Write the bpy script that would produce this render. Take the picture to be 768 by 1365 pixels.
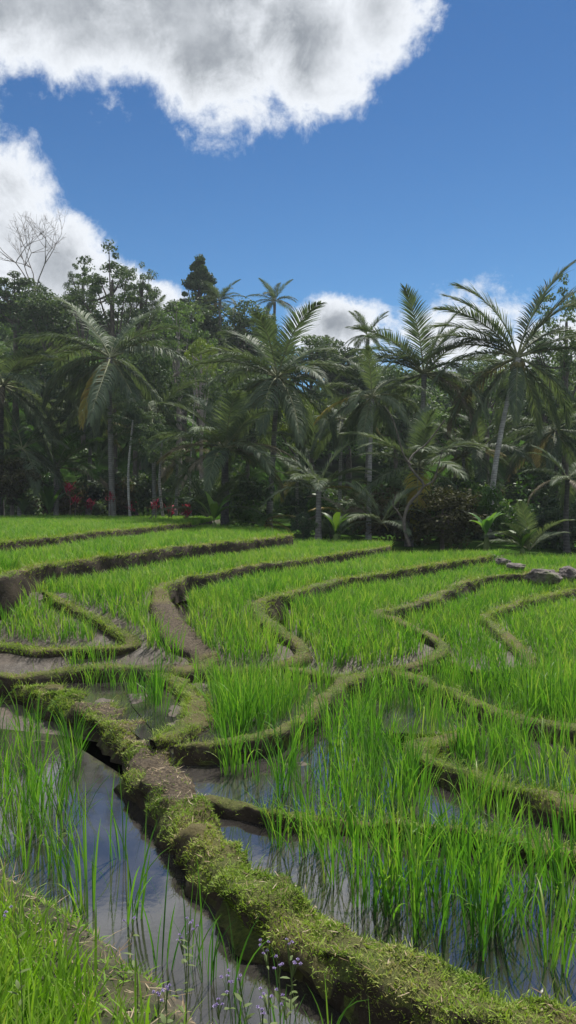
import bpy, math, random
import numpy as np
from mathutils import Vector, Euler

# ------------------------------------------------------------------ scene, camera, sky, sun
scene = bpy.context.scene
for o in list(bpy.data.objects):
    bpy.data.objects.remove(o, do_unlink=True)
COL = scene.collection
R = math.radians
rng = np.random.default_rng(7)
random.seed(7)

EYE = 2.5
HAZE = 0.0005
FPX = 985.0
HORIZON = 662.0
PITCH = math.atan((HORIZON - 682.5) / FPX)        # negative: looking slightly down
cam_data = bpy.data.cameras.new("camera")
cam = bpy.data.objects.new("camera", cam_data)
COL.objects.link(cam)
cam.location = (0, 0, EYE)
cam.rotation_euler = (R(90) + PITCH, 0, 0)
cam_data.sensor_fit = 'VERTICAL'
cam_data.sensor_height = 24.0
cam_data.lens = 24.0 * FPX / 1365.0
cam_data.clip_start = 0.05
cam_data.clip_end = 5000
scene.camera = cam
scene.render.resolution_x = 576
scene.render.resolution_y = 1024

SUN_EL, SUN_AZ = 56.0, 22.0          # azimuth measured from +Y towards +X
sun_data = bpy.data.lights.new("sun", 'SUN')
sun_data.energy = 4.6
sun_data.angle = R(0.8)
sun_data.color = (1.0, 0.95, 0.87)
sun = bpy.data.objects.new("sun", sun_data)
COL.objects.link(sun)
sd = Vector((math.sin(R(SUN_AZ)) * math.cos(R(SUN_EL)), math.cos(R(SUN_AZ)) * math.cos(R(SUN_EL)), math.sin(R(SUN_EL))))
sun.rotation_euler = (-sd).to_track_quat('-Z', 'Y').to_euler()
sun.location = (0, 0, 60)

scene.view_settings.view_transform = 'Standard'
scene.view_settings.look = 'None'
scene.view_settings.gamma = 1
scene.view_settings.exposure = 0.5


def px_dir(px, py):
    x = (px - 384.0) / FPX
    y = 1.0
    z = -(py - 682.5) / FPX
    c, s = math.cos(PITCH), math.sin(PITCH)
    return np.array([x, y * c - z * s, y * s + z * c])


def at_z(px, py, z):
    """photo pixel -> point on the level z"""
    d = px_dir(px, py)
    t = (z - EYE) / d[2]
    return np.array([d[0] * t, d[1] * t, z])


def at_y(px, py, Y):
    d = px_dir(px, py)
    t = Y / d[1]
    return np.array([d[0] * t, Y, EYE + d[2] * t])


def px_azel(px, py):
    d = px_dir(px, py)
    return math.atan2(d[0], d[1]), math.atan2(d[2], math.hypot(d[0], d[1]))


# ---- sky with clouds (placed by compass direction and height above the horizon)
world = bpy.data.worlds.new("World")
scene.world = world
world.use_nodes = True
nt = world.node_tree
nt.nodes.clear()


class NG:
    def __init__(self, nt):
        self.nt = nt

    def n(self, t, **kw):
        nd = self.nt.nodes.new(t)
        for k, v in kw.items():
            setattr(nd, k, v)
        return nd

    def l(self, a, b):
        self.nt.links.new(a, b)

    def put(self, sock, v):
        if hasattr(v, 'is_output'):
            self.l(v, sock)
        else:
            sock.default_value = v

    def m(self, op, a, b=0.0, c=None, clamp=False):
        nd = self.n('ShaderNodeMath', operation=op, use_clamp=clamp)
        self.put(nd.inputs[0], a)
        self.put(nd.inputs[1], b)
        if c is not None:
            self.put(nd.inputs[2], c)
        return nd.outputs[0]

    def smooth(self, v, a, b, lo=0.0, hi=1.0):
        nd = self.n('ShaderNodeMapRange', interpolation_type='SMOOTHSTEP')
        self.put(nd.inputs['Value'], v)
        self.put(nd.inputs['From Min'], a)
        self.put(nd.inputs['From Max'], b)
        self.put(nd.inputs['To Min'], lo)
        self.put(nd.inputs['To Max'], hi)
        return nd.outputs[0]

    def mix(self, f, a, b, blend='MIX'):
        nd = self.n('ShaderNodeMix', data_type='RGBA', blend_type=blend)
        self.put(nd.inputs[0], f)
        self.put(nd.inputs[6], a if hasattr(a, 'is_output') else (*a, 1))
        self.put(nd.inputs[7], b if hasattr(b, 'is_output') else (*b, 1))
        return nd.outputs[2]

    def noise(self, vec, scale, detail=6, rough=0.55, dist=0.0):
        nd = self.n('ShaderNodeTexNoise')
        if vec is not None:
            self.l(vec, nd.inputs['Vector'])
        nd.inputs['Scale'].default_value = scale
        nd.inputs['Detail'].default_value = detail
        nd.inputs['Roughness'].default_value = rough
        nd.inputs['Distortion'].default_value = dist
        return nd.outputs['Fac']


W = NG(nt)
sky = W.n('ShaderNodeTexSky', sky_type='NISHITA')
sky.sun_disc = False
sky.sun_elevation = R(SUN_EL)
sky.sun_rotation = R(SUN_AZ)
sky.altitude = 900
sky.air_density = 1.15
sky.dust_density = 0.3
sky.ozone_density = 2.2
tc = W.n('ShaderNodeTexCoord')
sep = W.n('ShaderNodeSeparateXYZ')
W.l(tc.outputs['Generated'], sep.inputs[0])
az = W.m('ARCTAN2', sep.outputs[0], sep.outputs[1])
el = W.m('ARCSINE', sep.outputs[2])
dvec = tc.outputs['Generated']
n_big = W.noise(dvec, 5.0, 10, 0.62, 0.35)
n_fine = W.noise(dvec, 16.0, 10, 0.68, 0.25)
edge = W.m('ADD', W.m('MULTIPLY', W.m('SUBTRACT', n_big, 0.5), 1.25), W.m('MULTIPLY', W.m('SUBTRACT', n_fine, 0.5), 1.1))


def blob(px, py, rx, ry, rot=0.0, k=1.0):
    a0, e0 = px_azel(px, py)
    a = W.m('SUBTRACT', az, a0)
    e = W.m('SUBTRACT', el, e0)
    c, s = math.cos(R(rot)), math.sin(R(rot))
    u = W.m('ADD', W.m('MULTIPLY', a, c), W.m('MULTIPLY', e, s))
    v = W.m('SUBTRACT', W.m('MULTIPLY', e, c), W.m('MULTIPLY', a, s))
    u = W.m('DIVIDE', u, rx / FPX)
    v = W.m('DIVIDE', v, ry / FPX)
    r = W.m('SQRT', W.m('ADD', W.m('MULTIPLY', u, u), W.m('MULTIPLY', v, v)))
    return W.m('MULTIPLY', W.m('SUBTRACT', 1.0, r), k)


blobs = [blob(220, -55, 290, 165), blob(90, 0, 200, 85), blob(270, 60, 140, 95), blob(400, 40, 120, 85, 0, .9), blob(500, 15, 78, 62, 0, .7),
         blob(-30, 290, 110, 120), blob(70, 355, 130, 78, -25), blob(165, 395, 125, 52, -28),
         blob(448, 430, 76, 42, 0, .85), blob(620, 448, 110, 55, 0, .5), blob(615, 395, 60, 30, 25, .22), blob(720, 470, 120, 50, 0, .6)]
field = blobs[0]
for b in blobs[1:]:
    field = W.m('MAXIMUM', field, b)
# unseen clouds added elsewhere in the sky, cover raised to lift camera-facing shade
away = W.smooth(W.m('ABSOLUTE', az), 0.55, 0.9)
fill_clouds = W.m('SUBTRACT', W.m('MULTIPLY', W.noise(dvec, 2.2, 4, 0.5), 2.6), 1.12)
fill_clouds = W.m('SUBTRACT', fill_clouds, W.m('MULTIPLY', W.m('SUBTRACT', 1.0, away), 3.0))
field = W.m('MAXIMUM', field, fill_clouds)
dens = W.m('ADD', field, edge)
mask = W.smooth(dens, -0.02, 0.34)
thick = W.smooth(dens, 0.22, 0.95)
n_sh = W.noise(dvec, 9.0, 6, 0.6)
shade = W.m('MULTIPLY', thick, W.smooth(n_sh, 0.3, 0.7, 0.5, 1.05), clamp=True)
cloud = W.mix(shade, (5.9, 6.15, 6.5), (1.75, 1.95, 2.2))
haze_low = W.smooth(el, 0.0, 0.5, 1.0, 0.0)
tint = W.mix(W.smooth(el, 0.0, 0.65, 0.0, 1.0), (0.30, 0.52, 0.64), (0.135, 0.32, 0.50))
sky_col = W.mix(1.0, sky.outputs[0], tint, 'MULTIPLY')
final = W.mix(mask, sky_col, cloud)
bg = W.n('ShaderNodeBackground')
bg.inputs['Strength'].default_value = 0.11
W.l(final, bg.inputs['Color'])
out = W.n('ShaderNodeOutputWorld')
W.l(bg.outputs[0], out.inputs[0])

# ------------------------------------------------------------------ helpers


def tag(o, label=None, cat=None, group=None, kind=None):
    if label:
        o['label'] = label
    if cat:
        o['category'] = cat
    if group:
        o['group'] = group
    if kind:
        o['kind'] = kind
    return o


def obj(name, me, parent=None, loc=None, rot=None, scale=None):
    o = bpy.data.objects.new(name, me)
    COL.objects.link(o)
    if parent is not None:
        o.parent = parent
    if loc is not None:
        o.location = loc
    if rot is not None:
        o.rotation_euler = rot
    if scale is not None:
        o.scale = (scale,) * 3 if not hasattr(scale, '__len__') else scale
    return o


def empty(name, loc, rz=0.0):
    o = obj(name, None, loc=loc, rot=(0, 0, rz))
    o.empty_display_size = 0.2
    return o


def mesh_np(name, V, F, mat=None, tint=None, smooth=True, mats=None, midx=None, attrs=None):
    """V (n,3), F (m,4) or (m,3) arrays"""
    V = np.ascontiguousarray(V, dtype=np.float32)
    F = np.ascontiguousarray(F, dtype=np.int32)
    me = bpy.data.meshes.new(name)
    k = F.shape[1]
    me.vertices.add(len(V))
    me.vertices.foreach_set('co', V.ravel())
    me.loops.add(F.size)
    me.loops.foreach_set('vertex_index', F.ravel())
    me.polygons.add(len(F))
    me.polygons.foreach_set('loop_start', np.arange(0, F.size, k, dtype=np.int32))
    me.polygons.foreach_set('use_smooth', np.full(len(F), smooth, dtype=bool))
    if mats:
        for m in mats:
            me.materials.append(m)
    elif mat:
        me.materials.append(mat)
    if midx is not None:
        me.polygons.foreach_set('material_index', np.asarray(midx, dtype=np.int32))
    me.update(calc_edges=True)
    if tint is not None:
        a = me.attributes.new('tint', 'FLOAT', 'POINT')
        a.data.foreach_set('value', np.asarray(tint, dtype=np.float32))
    if attrs:
        for nm, arr in attrs.items():
            a = me.attributes.new(nm, 'FLOAT', 'POINT')
            a.data.foreach_set('value', np.asarray(arr, dtype=np.float32))
    return me


class MB:
    """collects arrays of quads"""

    def __init__(self):
        self.V, self.F, self.T, self.M, self.n = [], [], [], [], 0

    def add(self, V, F, tint=0.5, mi=0):
        V = np.asarray(V, float).reshape(-1, 3)
        F = np.asarray(F, int)
        self.V.append(V)
        self.F.append(F + self.n)
        self.T.append(np.full(len(V), tint) if np.isscalar(tint) else np.asarray(tint, float))
        self.M.append(np.full(len(F), mi))
        self.n += len(V)
        return self

    def mesh(self, name, mat=None, smooth=True, mats=None):
        return mesh_np(name, np.concatenate(self.V), np.concatenate(self.F), mat, np.concatenate(self.T), smooth,
                       mats, np.concatenate(self.M) if mats else None)


def strips(C, Wd, S):
    """C (N,K,3) centre points, Wd (N,K) half widths, S (N,K,3) side vectors -> verts, quads"""
    N, K, _ = C.shape
    A = C - S * Wd[..., None]
    B = C + S * Wd[..., None]
    V = np.stack([A, B], axis=2).reshape(N * K * 2, 3)
    i = np.arange(N)[:, None] * K * 2 + np.arange(K - 1)[None, :] * 2
    F = np.stack([i, i + 1, i + 3, i + 2], axis=-1).reshape(-1, 4)
    return V, F


def blades(P, azi, th0, curl, L, Wb, segs=4, twist=0.5, prof=None):
    """arched leaves: root P (N,3), azimuth, start lean from vertical, curl, length, width"""
    N = len(P)
    K = segs + 1
    t = np.linspace(0, 1, K)
    th = th0[:, None] + curl[:, None] * t[None, :] ** 1.6
    thm = 0.5 * (th[:, 1:] + th[:, :-1])
    dl = (L / segs)[:, None]
    r = np.concatenate([np.zeros((N, 1)), np.cumsum(np.sin(thm) * dl, 1)], 1)
    z = np.concatenate([np.zeros((N, 1)), np.cumsum(np.cos(thm) * dl, 1)], 1)
    ca, sa = np.cos(azi)[:, None], np.sin(azi)[:, None]
    C = np.stack([P[:, 0:1] + ca * r, P[:, 1:2] + sa * r, P[:, 2:3] + z], -1)
    if prof is None:
        prof = np.interp(t, [0, 0.25, 0.6, 0.85, 1], [0.55, 1.0, 0.9, 0.5, 0.05])
    Wd = Wb[:, None] * prof[None, :] * 0.5
    a2 = azi + math.pi / 2 + (rng.random(N) - 0.5) * 2 * twist
    S = np.stack([np.cos(a2), np.sin(a2), (rng.random(N) - 0.5) * 0.4], -1)
    S = np.repeat(S[:, None, :], K, 1)
    return strips(C, Wd, S)


def tube(P, Rr, n=8, cap=False, jitter=0.0):
    P = np.asarray(P, float)
    Rr = np.asarray(Rr, float)
    K = len(P)
    T = np.gradient(P, axis=0)
    T /= np.linalg.norm(T, axis=1)[:, None] + 1e-9
    ref = np.array([0.31, 0.95, 0.05]) if abs(T[0][2]) > 0.6 else np.array([0.05, 0.1, 1.0])
    A = np.cross(T, ref)
    A /= np.linalg.norm(A, axis=1)[:, None] + 1e-9
    B = np.cross(T, A)
    ang = np.linspace(0, 2 * math.pi, n, endpoint=False)
    rr = Rr[:, None] * (1 + (rng.random((K, n)) - 0.5) * jitter)
    V = P[:, None, :] + rr[..., None] * (np.cos(ang)[None, :, None] * A[:, None, :] + np.sin(ang)[None, :, None] * B[:, None, :])
    i = np.arange(K - 1)[:, None] * n
    j = np.arange(n)[None, :]
    F = np.stack([i + j, i + (j + 1) % n, i + n + (j + 1) % n, i + n + j], -1).reshape(-1, 4)
    return V.reshape(-1, 3), F


# value noise in numpy
_perm = np.random.default_rng(3).random(65536)


def _h(ix, iy, iz):
    return _perm[((ix * 73856093) ^ (iy * 19349663) ^ (iz * 83492791)) & 65535]


def vnoise(x, y, z=0.0):
    x, y = np.asarray(x, float), np.asarray(y, float)
    z = np.zeros_like(x) + z
    ix, iy, iz = np.floor(x).astype(int), np.floor(y).astype(int), np.floor(z).astype(int)
    fx, fy, fz = x - ix, y - iy, z - iz
    fx, fy, fz = [f * f * (3 - 2 * f) for f in (fx, fy, fz)]
    r = 0
    for dx in (0, 1):
        for dy in (0, 1):
            for dz in (0, 1):
                w = (fx if dx else 1 - fx) * (fy if dy else 1 - fy) * (fz if dz else 1 - fz)
                r = r + w * _h(ix + dx, iy + dy, iz + dz)
    return r - 0.5


def fbm(x, y, z=0.0, oct=4):
    r, a = 0, 1.0
    for k in range(oct):
        r = r + a * vnoise(x * 2 ** k + 17 * k, y * 2 ** k - 9 * k, np.asarray(z) * 2 ** k)
        a *= 0.5
    return r


def inside(poly, x, y):
    c = np.zeros(np.shape(x), bool)
    n = len(poly)
    for i in range(n):
        x1, y1 = poly[i][0], poly[i][1]
        x2, y2 = poly[(i + 1) % n][0], poly[(i + 1) % n][1]
        cond = (y1 > y) != (y2 > y)
        with np.errstate(divide='ignore', invalid='ignore'):
            xi = (x2 - x1) * (y - y1) / (y2 - y1 + 1e-12) + x1
        c ^= cond & (x < xi)
    return c


def seg_dist(line, x, y):
    d = np.full(np.shape(x), 1e9)
    for i in range(len(line) - 1):
        ax, ay = line[i][0], line[i][1]
        bx, by = line[i + 1][0], line[i + 1][1]
        ux, uy = bx - ax, by - ay
        t = np.clip(((x - ax) * ux + (y - ay) * uy) / (ux * ux + uy * uy + 1e-12), 0, 1)
        d = np.minimum(d, np.hypot(x - ax - t * ux, y - ay - t * uy))
    return d


def catmull(P, step):
    P = np.asarray(P, float)
    if len(P) == 2:
        n = max(2, int(np.linalg.norm(P[1] - P[0]) / step))
        return P[0] + (P[1] - P[0]) * np.linspace(0, 1, n + 1)[:, None]
    Q = np.vstack([2 * P[0] - P[1], P, 2 * P[-1] - P[-2]])
    out = []
    for i in range(1, len(Q) - 2):
        p0, p1, p2, p3 = Q[i - 1], Q[i], Q[i + 1], Q[i + 2]
        n = max(2, int(np.linalg.norm(p2 - p1) / step))
        for t in np.linspace(0, 1, n, endpoint=False):
            out.append(0.5 * (2 * p1 + (p2 - p0) * t + (2 * p0 - 5 * p1 + 4 * p2 - p3) * t * t + (3 * p1 - p0 - 3 * p2 + p3) * t ** 3))
    out.append(P[-1])
    return np.array(out)


# ------------------------------------------------------------------ materials
def new_mat(name):
    m = bpy.data.materials.new(name)
    m.use_nodes = True
    m.node_tree.nodes.clear()
    g = NG(m.node_tree)
    o = g.n('ShaderNodeOutputMaterial')
    return m, g, o


def leaf_mat(name, cols, rough=0.45, trans=0.35, spec=0.4, ntint=1.0, tcol=None, nscale=0.6):
    """foliage: colour varies by object, by per-leaf tint attribute and by world noise"""
    m, g, o = new_mat(name)
    at = g.n('ShaderNodeAttribute', attribute_name='tint')
    info = g.n('ShaderNodeObjectInfo')
    geo = g.n('ShaderNodeNewGeometry')
    ns = g.noise(geo.outputs['Position'], nscale, 3, 0.6)
    f = g.m('ADD', g.m('MULTIPLY', g.m('SUBTRACT', at.outputs['Fac'], 0.5), 1.0 * ntint), g.m('MULTIPLY', g.m('SUBTRACT', info.outputs['Random'], 0.5), 0.45))
    f = g.m('ADD', f, g.m('MULTIPLY', g.m('SUBTRACT', ns, 0.5), 0.9))
    f = g.m('ADD', f, 0.5, clamp=True)
    cr = g.n('ShaderNodeValToRGB')
    els = cr.color_ramp.elements
    while len(els) < len(cols):
        els.new(0.5)
    for i, c in enumerate(cols):
        els[i].position = i / (len(cols) - 1)
        els[i].color = (*c, 1)
    g.l(f, cr.inputs[0])
    p = g.n('ShaderNodeBsdfPrincipled')
    g.l(cr.outputs[0], p.inputs['Base Color'])
    p.inputs['Roughness'].default_value = rough
    p.inputs['Specular IOR Level'].default_value = spec
    tr = g.n('ShaderNodeBsdfTranslucent')
    tcl = g.mix(1.0, cr.outputs[0], tcol or (1.3, 1.4, 0.6), 'MULTIPLY')
    g.l(tcl, tr.inputs['Color'])
    mx = g.n('ShaderNodeMixShader')
    mx.inputs[0].default_value = trans
    g.l(p.outputs[0], mx.inputs[1])
    g.l(tr.outputs[0], mx.inputs[2])
    g.l(mx.outputs[0], o.inputs['Surface'])
    return m


M = {}
M['rice'] = leaf_mat('rice_leaf', [(0.030, 0.105, 0.014), (0.072, 0.205, 0.018), (0.145, 0.305, 0.032), (0.27, 0.35, 0.08)], 0.5, 0.42, 0.3)
M['grass'] = leaf_mat('bank_grass', [(0.07, 0.17, 0.012), (0.14, 0.29, 0.02), (0.22, 0.37, 0.04), (0.27, 0.30, 0.08)], 0.6, 0.35, 0.2, nscale=2.5)
M['weed'] = leaf_mat('weed_leaf', [(0.07, 0.13, 0.014), (0.16, 0.26, 0.02), (0.26, 0.36, 0.04), (0.30, 0.26, 0.11)], 0.6, 0.3, 0.25, nscale=3.0)
M['straw'] = leaf_mat('dry_straw', [(0.16, 0.11, 0.06), (0.34, 0.26, 0.16), (0.45, 0.37, 0.26)], 0.8, 0.15, 0.2)
M['palm'] = leaf_mat('palm_leaflet', [(0.062, 0.092, 0.060), (0.105, 0.142, 0.085), (0.165, 0.205, 0.115)], 0.6, 0.28, 0.14)
M['palm_young'] = leaf_mat('palm_leaflet_bright', [(0.03, 0.075, 0.015), (0.055, 0.12, 0.02), (0.10, 0.17, 0.03)], 0.5, 0.3, 0.25)
M['palm_dead'] = leaf_mat('palm_leaflet_dry', [(0.10, 0.085, 0.06), (0.20, 0.17, 0.12), (0.28, 0.24, 0.17)], 0.7, 0.2, 0.3)
M['palm_yellow'] = leaf_mat('palm_leaflet_yellow', [(0.10, 0.12, 0.015), (0.22, 0.20, 0.02), (0.26, 0.15, 0.02)], 0.5, 0.3, 0.4)
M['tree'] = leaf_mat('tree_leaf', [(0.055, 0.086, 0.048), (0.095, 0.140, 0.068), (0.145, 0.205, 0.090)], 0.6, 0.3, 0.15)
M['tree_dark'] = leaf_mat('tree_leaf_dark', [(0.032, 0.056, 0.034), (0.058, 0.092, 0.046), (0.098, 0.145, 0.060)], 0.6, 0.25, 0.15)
M['tree_pale'] = leaf_mat('tree_leaf_pale', [(0.045, 0.085, 0.035), (0.08, 0.14, 0.05), (0.13, 0.20, 0.07)], 0.6, 0.35, 0.15)
M['tree_lime'] = leaf_mat('tree_leaf_lime', [(0.07, 0.11, 0.02), (0.14, 0.20, 0.03), (0.22, 0.28, 0.04)], 0.5, 0.35, 0.3)
M['tree_brown'] = leaf_mat('shrub_leaf_bronze', [(0.035, 0.038, 0.018), (0.065, 0.066, 0.028), (0.10, 0.088, 0.042)], 0.7, 0.2, 0.08)
M['banana'] = leaf_mat('banana_leaf', [(0.05, 0.13, 0.03), (0.09, 0.20, 0.045), (0.16, 0.28, 0.07)], 0.35, 0.35, 0.5)
M['cordyline'] = leaf_mat('crimson_leaf', [(0.06, 0.008, 0.014), (0.25, 0.012, 0.035), (0.48, 0.06, 0.11)], 0.45, 0.3, 0.4, tcol=(1.2, 0.6, 0.6))
M['petal'] = leaf_mat('lilac_petal', [(0.30, 0.22, 0.44), (0.42, 0.33, 0.58), (0.55, 0.48, 0.68)], 0.7, 0.3, 0.2, tcol=(1, 1, 1))
M['stem'] = leaf_mat('weed_stem', [(0.07, 0.11, 0.03), (0.12, 0.16, 0.05)], 0.6, 0.1, 0.2)


def bark_mat(name, dark, light, ring=18.0, rings=True):
    m, g, o = new_mat(name)
    t = g.n('ShaderNodeTexCoord')
    ns = g.noise(t.outputs['Object'], 3.0, 6, 0.7)
    f = ns
    wv = g.n('ShaderNodeTexWave', wave_type='BANDS', bands_direction='Z')
    wv.inputs['Scale'].default_value = ring / 6.0
    wv.inputs['Distortion'].default_value = 1.5
    wv.inputs['Detail'].default_value = 3
    g.l(t.outputs['Object'], wv.inputs['Vector'])
    if rings:
        f = g.m('ADD', g.m('MULTIPLY', ns, 0.9), g.m('MULTIPLY', wv.outputs['Fac'], 0.1))
    f = g.smooth(f, 0.35, 0.75)
    c = g.mix(f, dark, light)
    p = g.n('ShaderNodeBsdfPrincipled')
    g.l(c, p.inputs['Base Color'])
    p.inputs['Roughness'].default_value = 0.85
    b = g.n('ShaderNodeBump')
    b.inputs['Strength'].default_value = 0.6
    b.inputs['Distance'].default_value = 0.05
    g.l(f, b.inputs['Height'])
    g.l(b.outputs[0], p.inputs['Normal'])
    g.l(p.outputs[0], o.inputs['Surface'])
    return m


M['trunk'] = bark_mat('palm_bark', (0.12, 0.115, 0.105), (0.33, 0.32, 0.29))
M['trunk_pale'] = bark_mat('palm_bark_pale', (0.22, 0.215, 0.20), (0.52, 0.50, 0.46))
M['trunk_dark'] = bark_mat('palm_bark_dark', (0.03, 0.03, 0.028), (0.10, 0.095, 0.085))
M['bark'] = bark_mat('tree_bark', (0.06, 0.05, 0.04), (0.17, 0.15, 0.12), rings=False)
M['bark_pale'] = bark_mat('tree_bark_pale', (0.20, 0.17, 0.15), (0.42, 0.37, 0.34), rings=False)
M['rachis'] = bark_mat('frond_rib', (0.12, 0.14, 0.06), (0.26, 0.26, 0.13), rings=False)
M['nut'] = bark_mat('coconut_husk', (0.10, 0.10, 0.03), (0.25, 0.20, 0.07), rings=False)


def ground_mat():
    m, g, o = new_mat('earth_and_mud')
    geo = g.n('ShaderNodeNewGeometry')
    gr = g.n('ShaderNodeAttribute', attribute_name='grassy').outputs['Fac']
    fo = g.n('ShaderNodeAttribute', attribute_name='forest').outputs['Fac']
    n1 = g.noise(geo.outputs['Position'], 2.0, 8, 0.65)
    n2 = g.noise(geo.outputs['Position'], 26.0, 6, 0.7)
    n3 = g.noise(geo.outputs['Position'], 0.35, 4, 0.6)
    mud = g.mix(g.smooth(n1, 0.3, 0.7), (0.050, 0.040, 0.030), (0.115, 0.092, 0.070))
    mud = g.mix(g.smooth(n2, 0.45, 0.75), mud, (0.12, 0.10, 0.078))
    grass = g.mix(g.smooth(n2, 0.3, 0.7), (0.022, 0.026, 0.012), (0.05, 0.055, 0.022))
    grass = g.mix(g.smooth(n1, 0.5, 0.72), grass, (0.10, 0.085, 0.045))
    hill = g.mix(g.smooth(n3, 0.35, 0.65), (0.018, 0.032, 0.010), (0.045, 0.10, 0.014))
    c = g.mix(gr, mud, grass)
    c = g.mix(fo, c, hill)
    p = g.n('ShaderNodeBsdfPrincipled')
    g.l(c, p.inputs['Base Color'])
    ro = g.m('ADD', g.m('MULTIPLY', gr, 0.35), g.smooth(n1, 0.3, 0.7, 0.55, 0.9), clamp=True)
    g.l(g.m('MAXIMUM', ro, g.m('MULTIPLY', fo, 1.0)), p.inputs['Roughness'])
    g.l(g.m('SUBTRACT', 0.4, g.m('MULTIPLY', fo, 0.4)), p.inputs['Specular IOR Level'])
    b = g.n('ShaderNodeBump')
    b.inputs['Strength'].default_value = 0.7
    b.inputs['Distance'].default_value = 0.02
    g.l(n2, b.inputs['Height'])
    g.l(b.outputs[0], p.inputs['Normal'])
    g.l(p.outputs[0], o.inputs['Surface'])
    return m


def bund_mat():
    m, g, o = new_mat('bund_turf_and_earth')
    geo = g.n('ShaderNodeNewGeometry')
    sp = g.n('ShaderNodeSeparateXYZ')
    g.l(geo.outputs['True Normal'], sp.inputs[0])
    bare = g.n('ShaderNodeAttribute', attribute_name='bare').outputs['Fac']
    n1 = g.noise(geo.outputs['Position'], 3.0, 8, 0.65)
    n2 = g.noise(geo.outputs['Position'], 38.0, 8, 0.72)
    nm = g.noise(geo.outputs['Position'], 1.3, 4, 0.6)
    up = g.m('ADD', g.m('ABSOLUTE', sp.outputs[2]), g.m('MULTIPLY', g.m('SUBTRACT', n1, 0.5), 0.9))
    top = g.smooth(up, 0.42, 0.68)
    grass = g.mix(g.smooth(n2, 0.3, 0.7), (0.030, 0.045, 0.010), (0.13, 0.17, 0.028))
    grass = g.mix(g.smooth(nm, 0.4, 0.65), grass, (0.13, 0.11, 0.045))
    earth = g.mix(g.smooth(n1, 0.3, 0.7), (0.028, 0.021, 0.014), (0.075, 0.055, 0.036))
    dry = g.mix(g.smooth(n2, 0.35, 0.7), (0.045, 0.033, 0.022), (0.16, 0.125, 0.082))
    earth_top = g.mix(g.smooth(sp.outputs[2], 0.35, 0.8), earth, dry)
    f = g.m('MULTIPLY', top, g.m('SUBTRACT', 1.0, g.smooth(g.m('ADD', bare, g.m('MULTIPLY', g.m('SUBTRACT', n1, 0.5), 1.2)), 0.35, 0.65)), clamp=True)
    c = g.mix(f, earth_top, grass)
    p = g.n('ShaderNodeBsdfPrincipled')
    g.l(c, p.inputs['Base Color'])
    p.inputs['Roughness'].default_value = 0.85
    p.inputs['Specular IOR Level'].default_value = 0.25
    b = g.n('ShaderNodeBump')
    b.inputs['Strength'].default_value = 1.0
    b.inputs['Distance'].default_value = 0.03
    g.l(g.m('ADD', n2, n1), b.inputs['Height'])
    g.l(b.outputs[0], p.inputs['Normal'])
    g.l(p.outputs[0], o.inputs['Surface'])
    return m


def water_mat():
    m, g, o = new_mat('paddy_water')
    geo = g.n('ShaderNodeNewGeometry')
    n1 = g.noise(geo.outputs['Position'], 1.6, 6, 0.6)
    n2 = g.noise(geo.outputs['Position'], 14.0, 5, 0.6)
    c = g.mix(g.smooth(n1, 0.35, 0.7), (0.022, 0.020, 0.018), (0.060, 0.054, 0.048))
    p = g.n('ShaderNodeBsdfPrincipled')
    g.l(c, p.inputs['Base Color'])
    p.inputs['IOR'].default_value = 2.2
    p.inputs['Specular IOR Level'].default_value = 0.6
    scum = g.smooth(g.m('ADD', g.m('MULTIPLY', n1, 0.5), g.m('MULTIPLY', n2, 0.5)), 0.5, 0.62)
    g.l(g.m('ADD', 0.03, g.m('MULTIPLY', scum, 0.07)), p.inputs['Roughness'])
    b = g.n('ShaderNodeBump')
    b.inputs['Strength'].default_value = 0.04
    b.inputs['Distance'].default_value = 0.01
    g.l(n2, b.inputs['Height'])
    g.l(b.outputs[0], p.inputs['Normal'])
    g.l(p.outputs[0], o.inputs['Surface'])
    return m


def rock_mat(name='field_stone'):
    m, g, o = new_mat(name)
    t = g.n('ShaderNodeTexCoord')
    n1 = g.noise(t.outputs['Object'], 3.0, 8, 0.7)
    n2 = g.noise(t.outputs['Object'], 1.2, 4, 0.6)
    c = g.mix(g.smooth(n1, 0.35, 0.7), (0.05, 0.04, 0.036), (0.24, 0.20, 0.18))
    c = g.mix(g.smooth(n2, 0.52, 0.66), c, (0.08, 0.10, 0.03))
    p = g.n('ShaderNodeBsdfPrincipled')
    g.l(c, p.inputs['Base Color'])
    p.inputs['Roughness'].default_value = 0.9
    b = g.n('ShaderNodeBump')
    b.inputs['Strength'].default_value = 0.9
    b.inputs['Distance'].default_value = 0.06
    g.l(n1, b.inputs['Height'])
    g.l(b.outputs[0], p.inputs['Normal'])
    g.l(p.outputs[0], o.inputs['Surface'])
    return m


M['ground'] = ground_mat()
M['bund'] = bund_mat()
M['water'] = water_mat()
M['rock'] = rock_mat()

# ------------------------------------------------------------------ terraces: levels, field outlines and bunds
# each field: (z level, outline in photo pixels on that level, rice spec)
L1, L2, L3, L4, L5, L6, L7, L8, L9, L10, L11, L12, LP = 1.44, 1.24, 0.95, 0.79, 0.64, 0.48, 0.40, 0.24, 0.19, 0.15, 0.22, 0.10, 0.0
CR = 0.10      # bund crest above the field it holds


LOW = {L3: .26, L4: .26, L5: .26, L6: .255, L7: .245}      # these paddies step down in many small risers towards the camera


def lev(L, y):
    if L not in LOW:
        return L + 0 * np.asarray(y, float)
    t = np.clip((np.asarray(y, float) - 8.9) / 2.7, 0, 1)
    return LOW[L] + (L - LOW[L]) * t


def on_lev(px, py, L, dz=0.0):
    p = at_z(px, py, L + dz)
    for _ in range(30):
        q = at_z(px, py, float(lev(L, p[1])) + dz)
        p = .5 * (p + q)
    return p


def line(z, pts):
    return [on_lev(px, py, z, CR)[:2] for px, py in pts]


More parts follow.
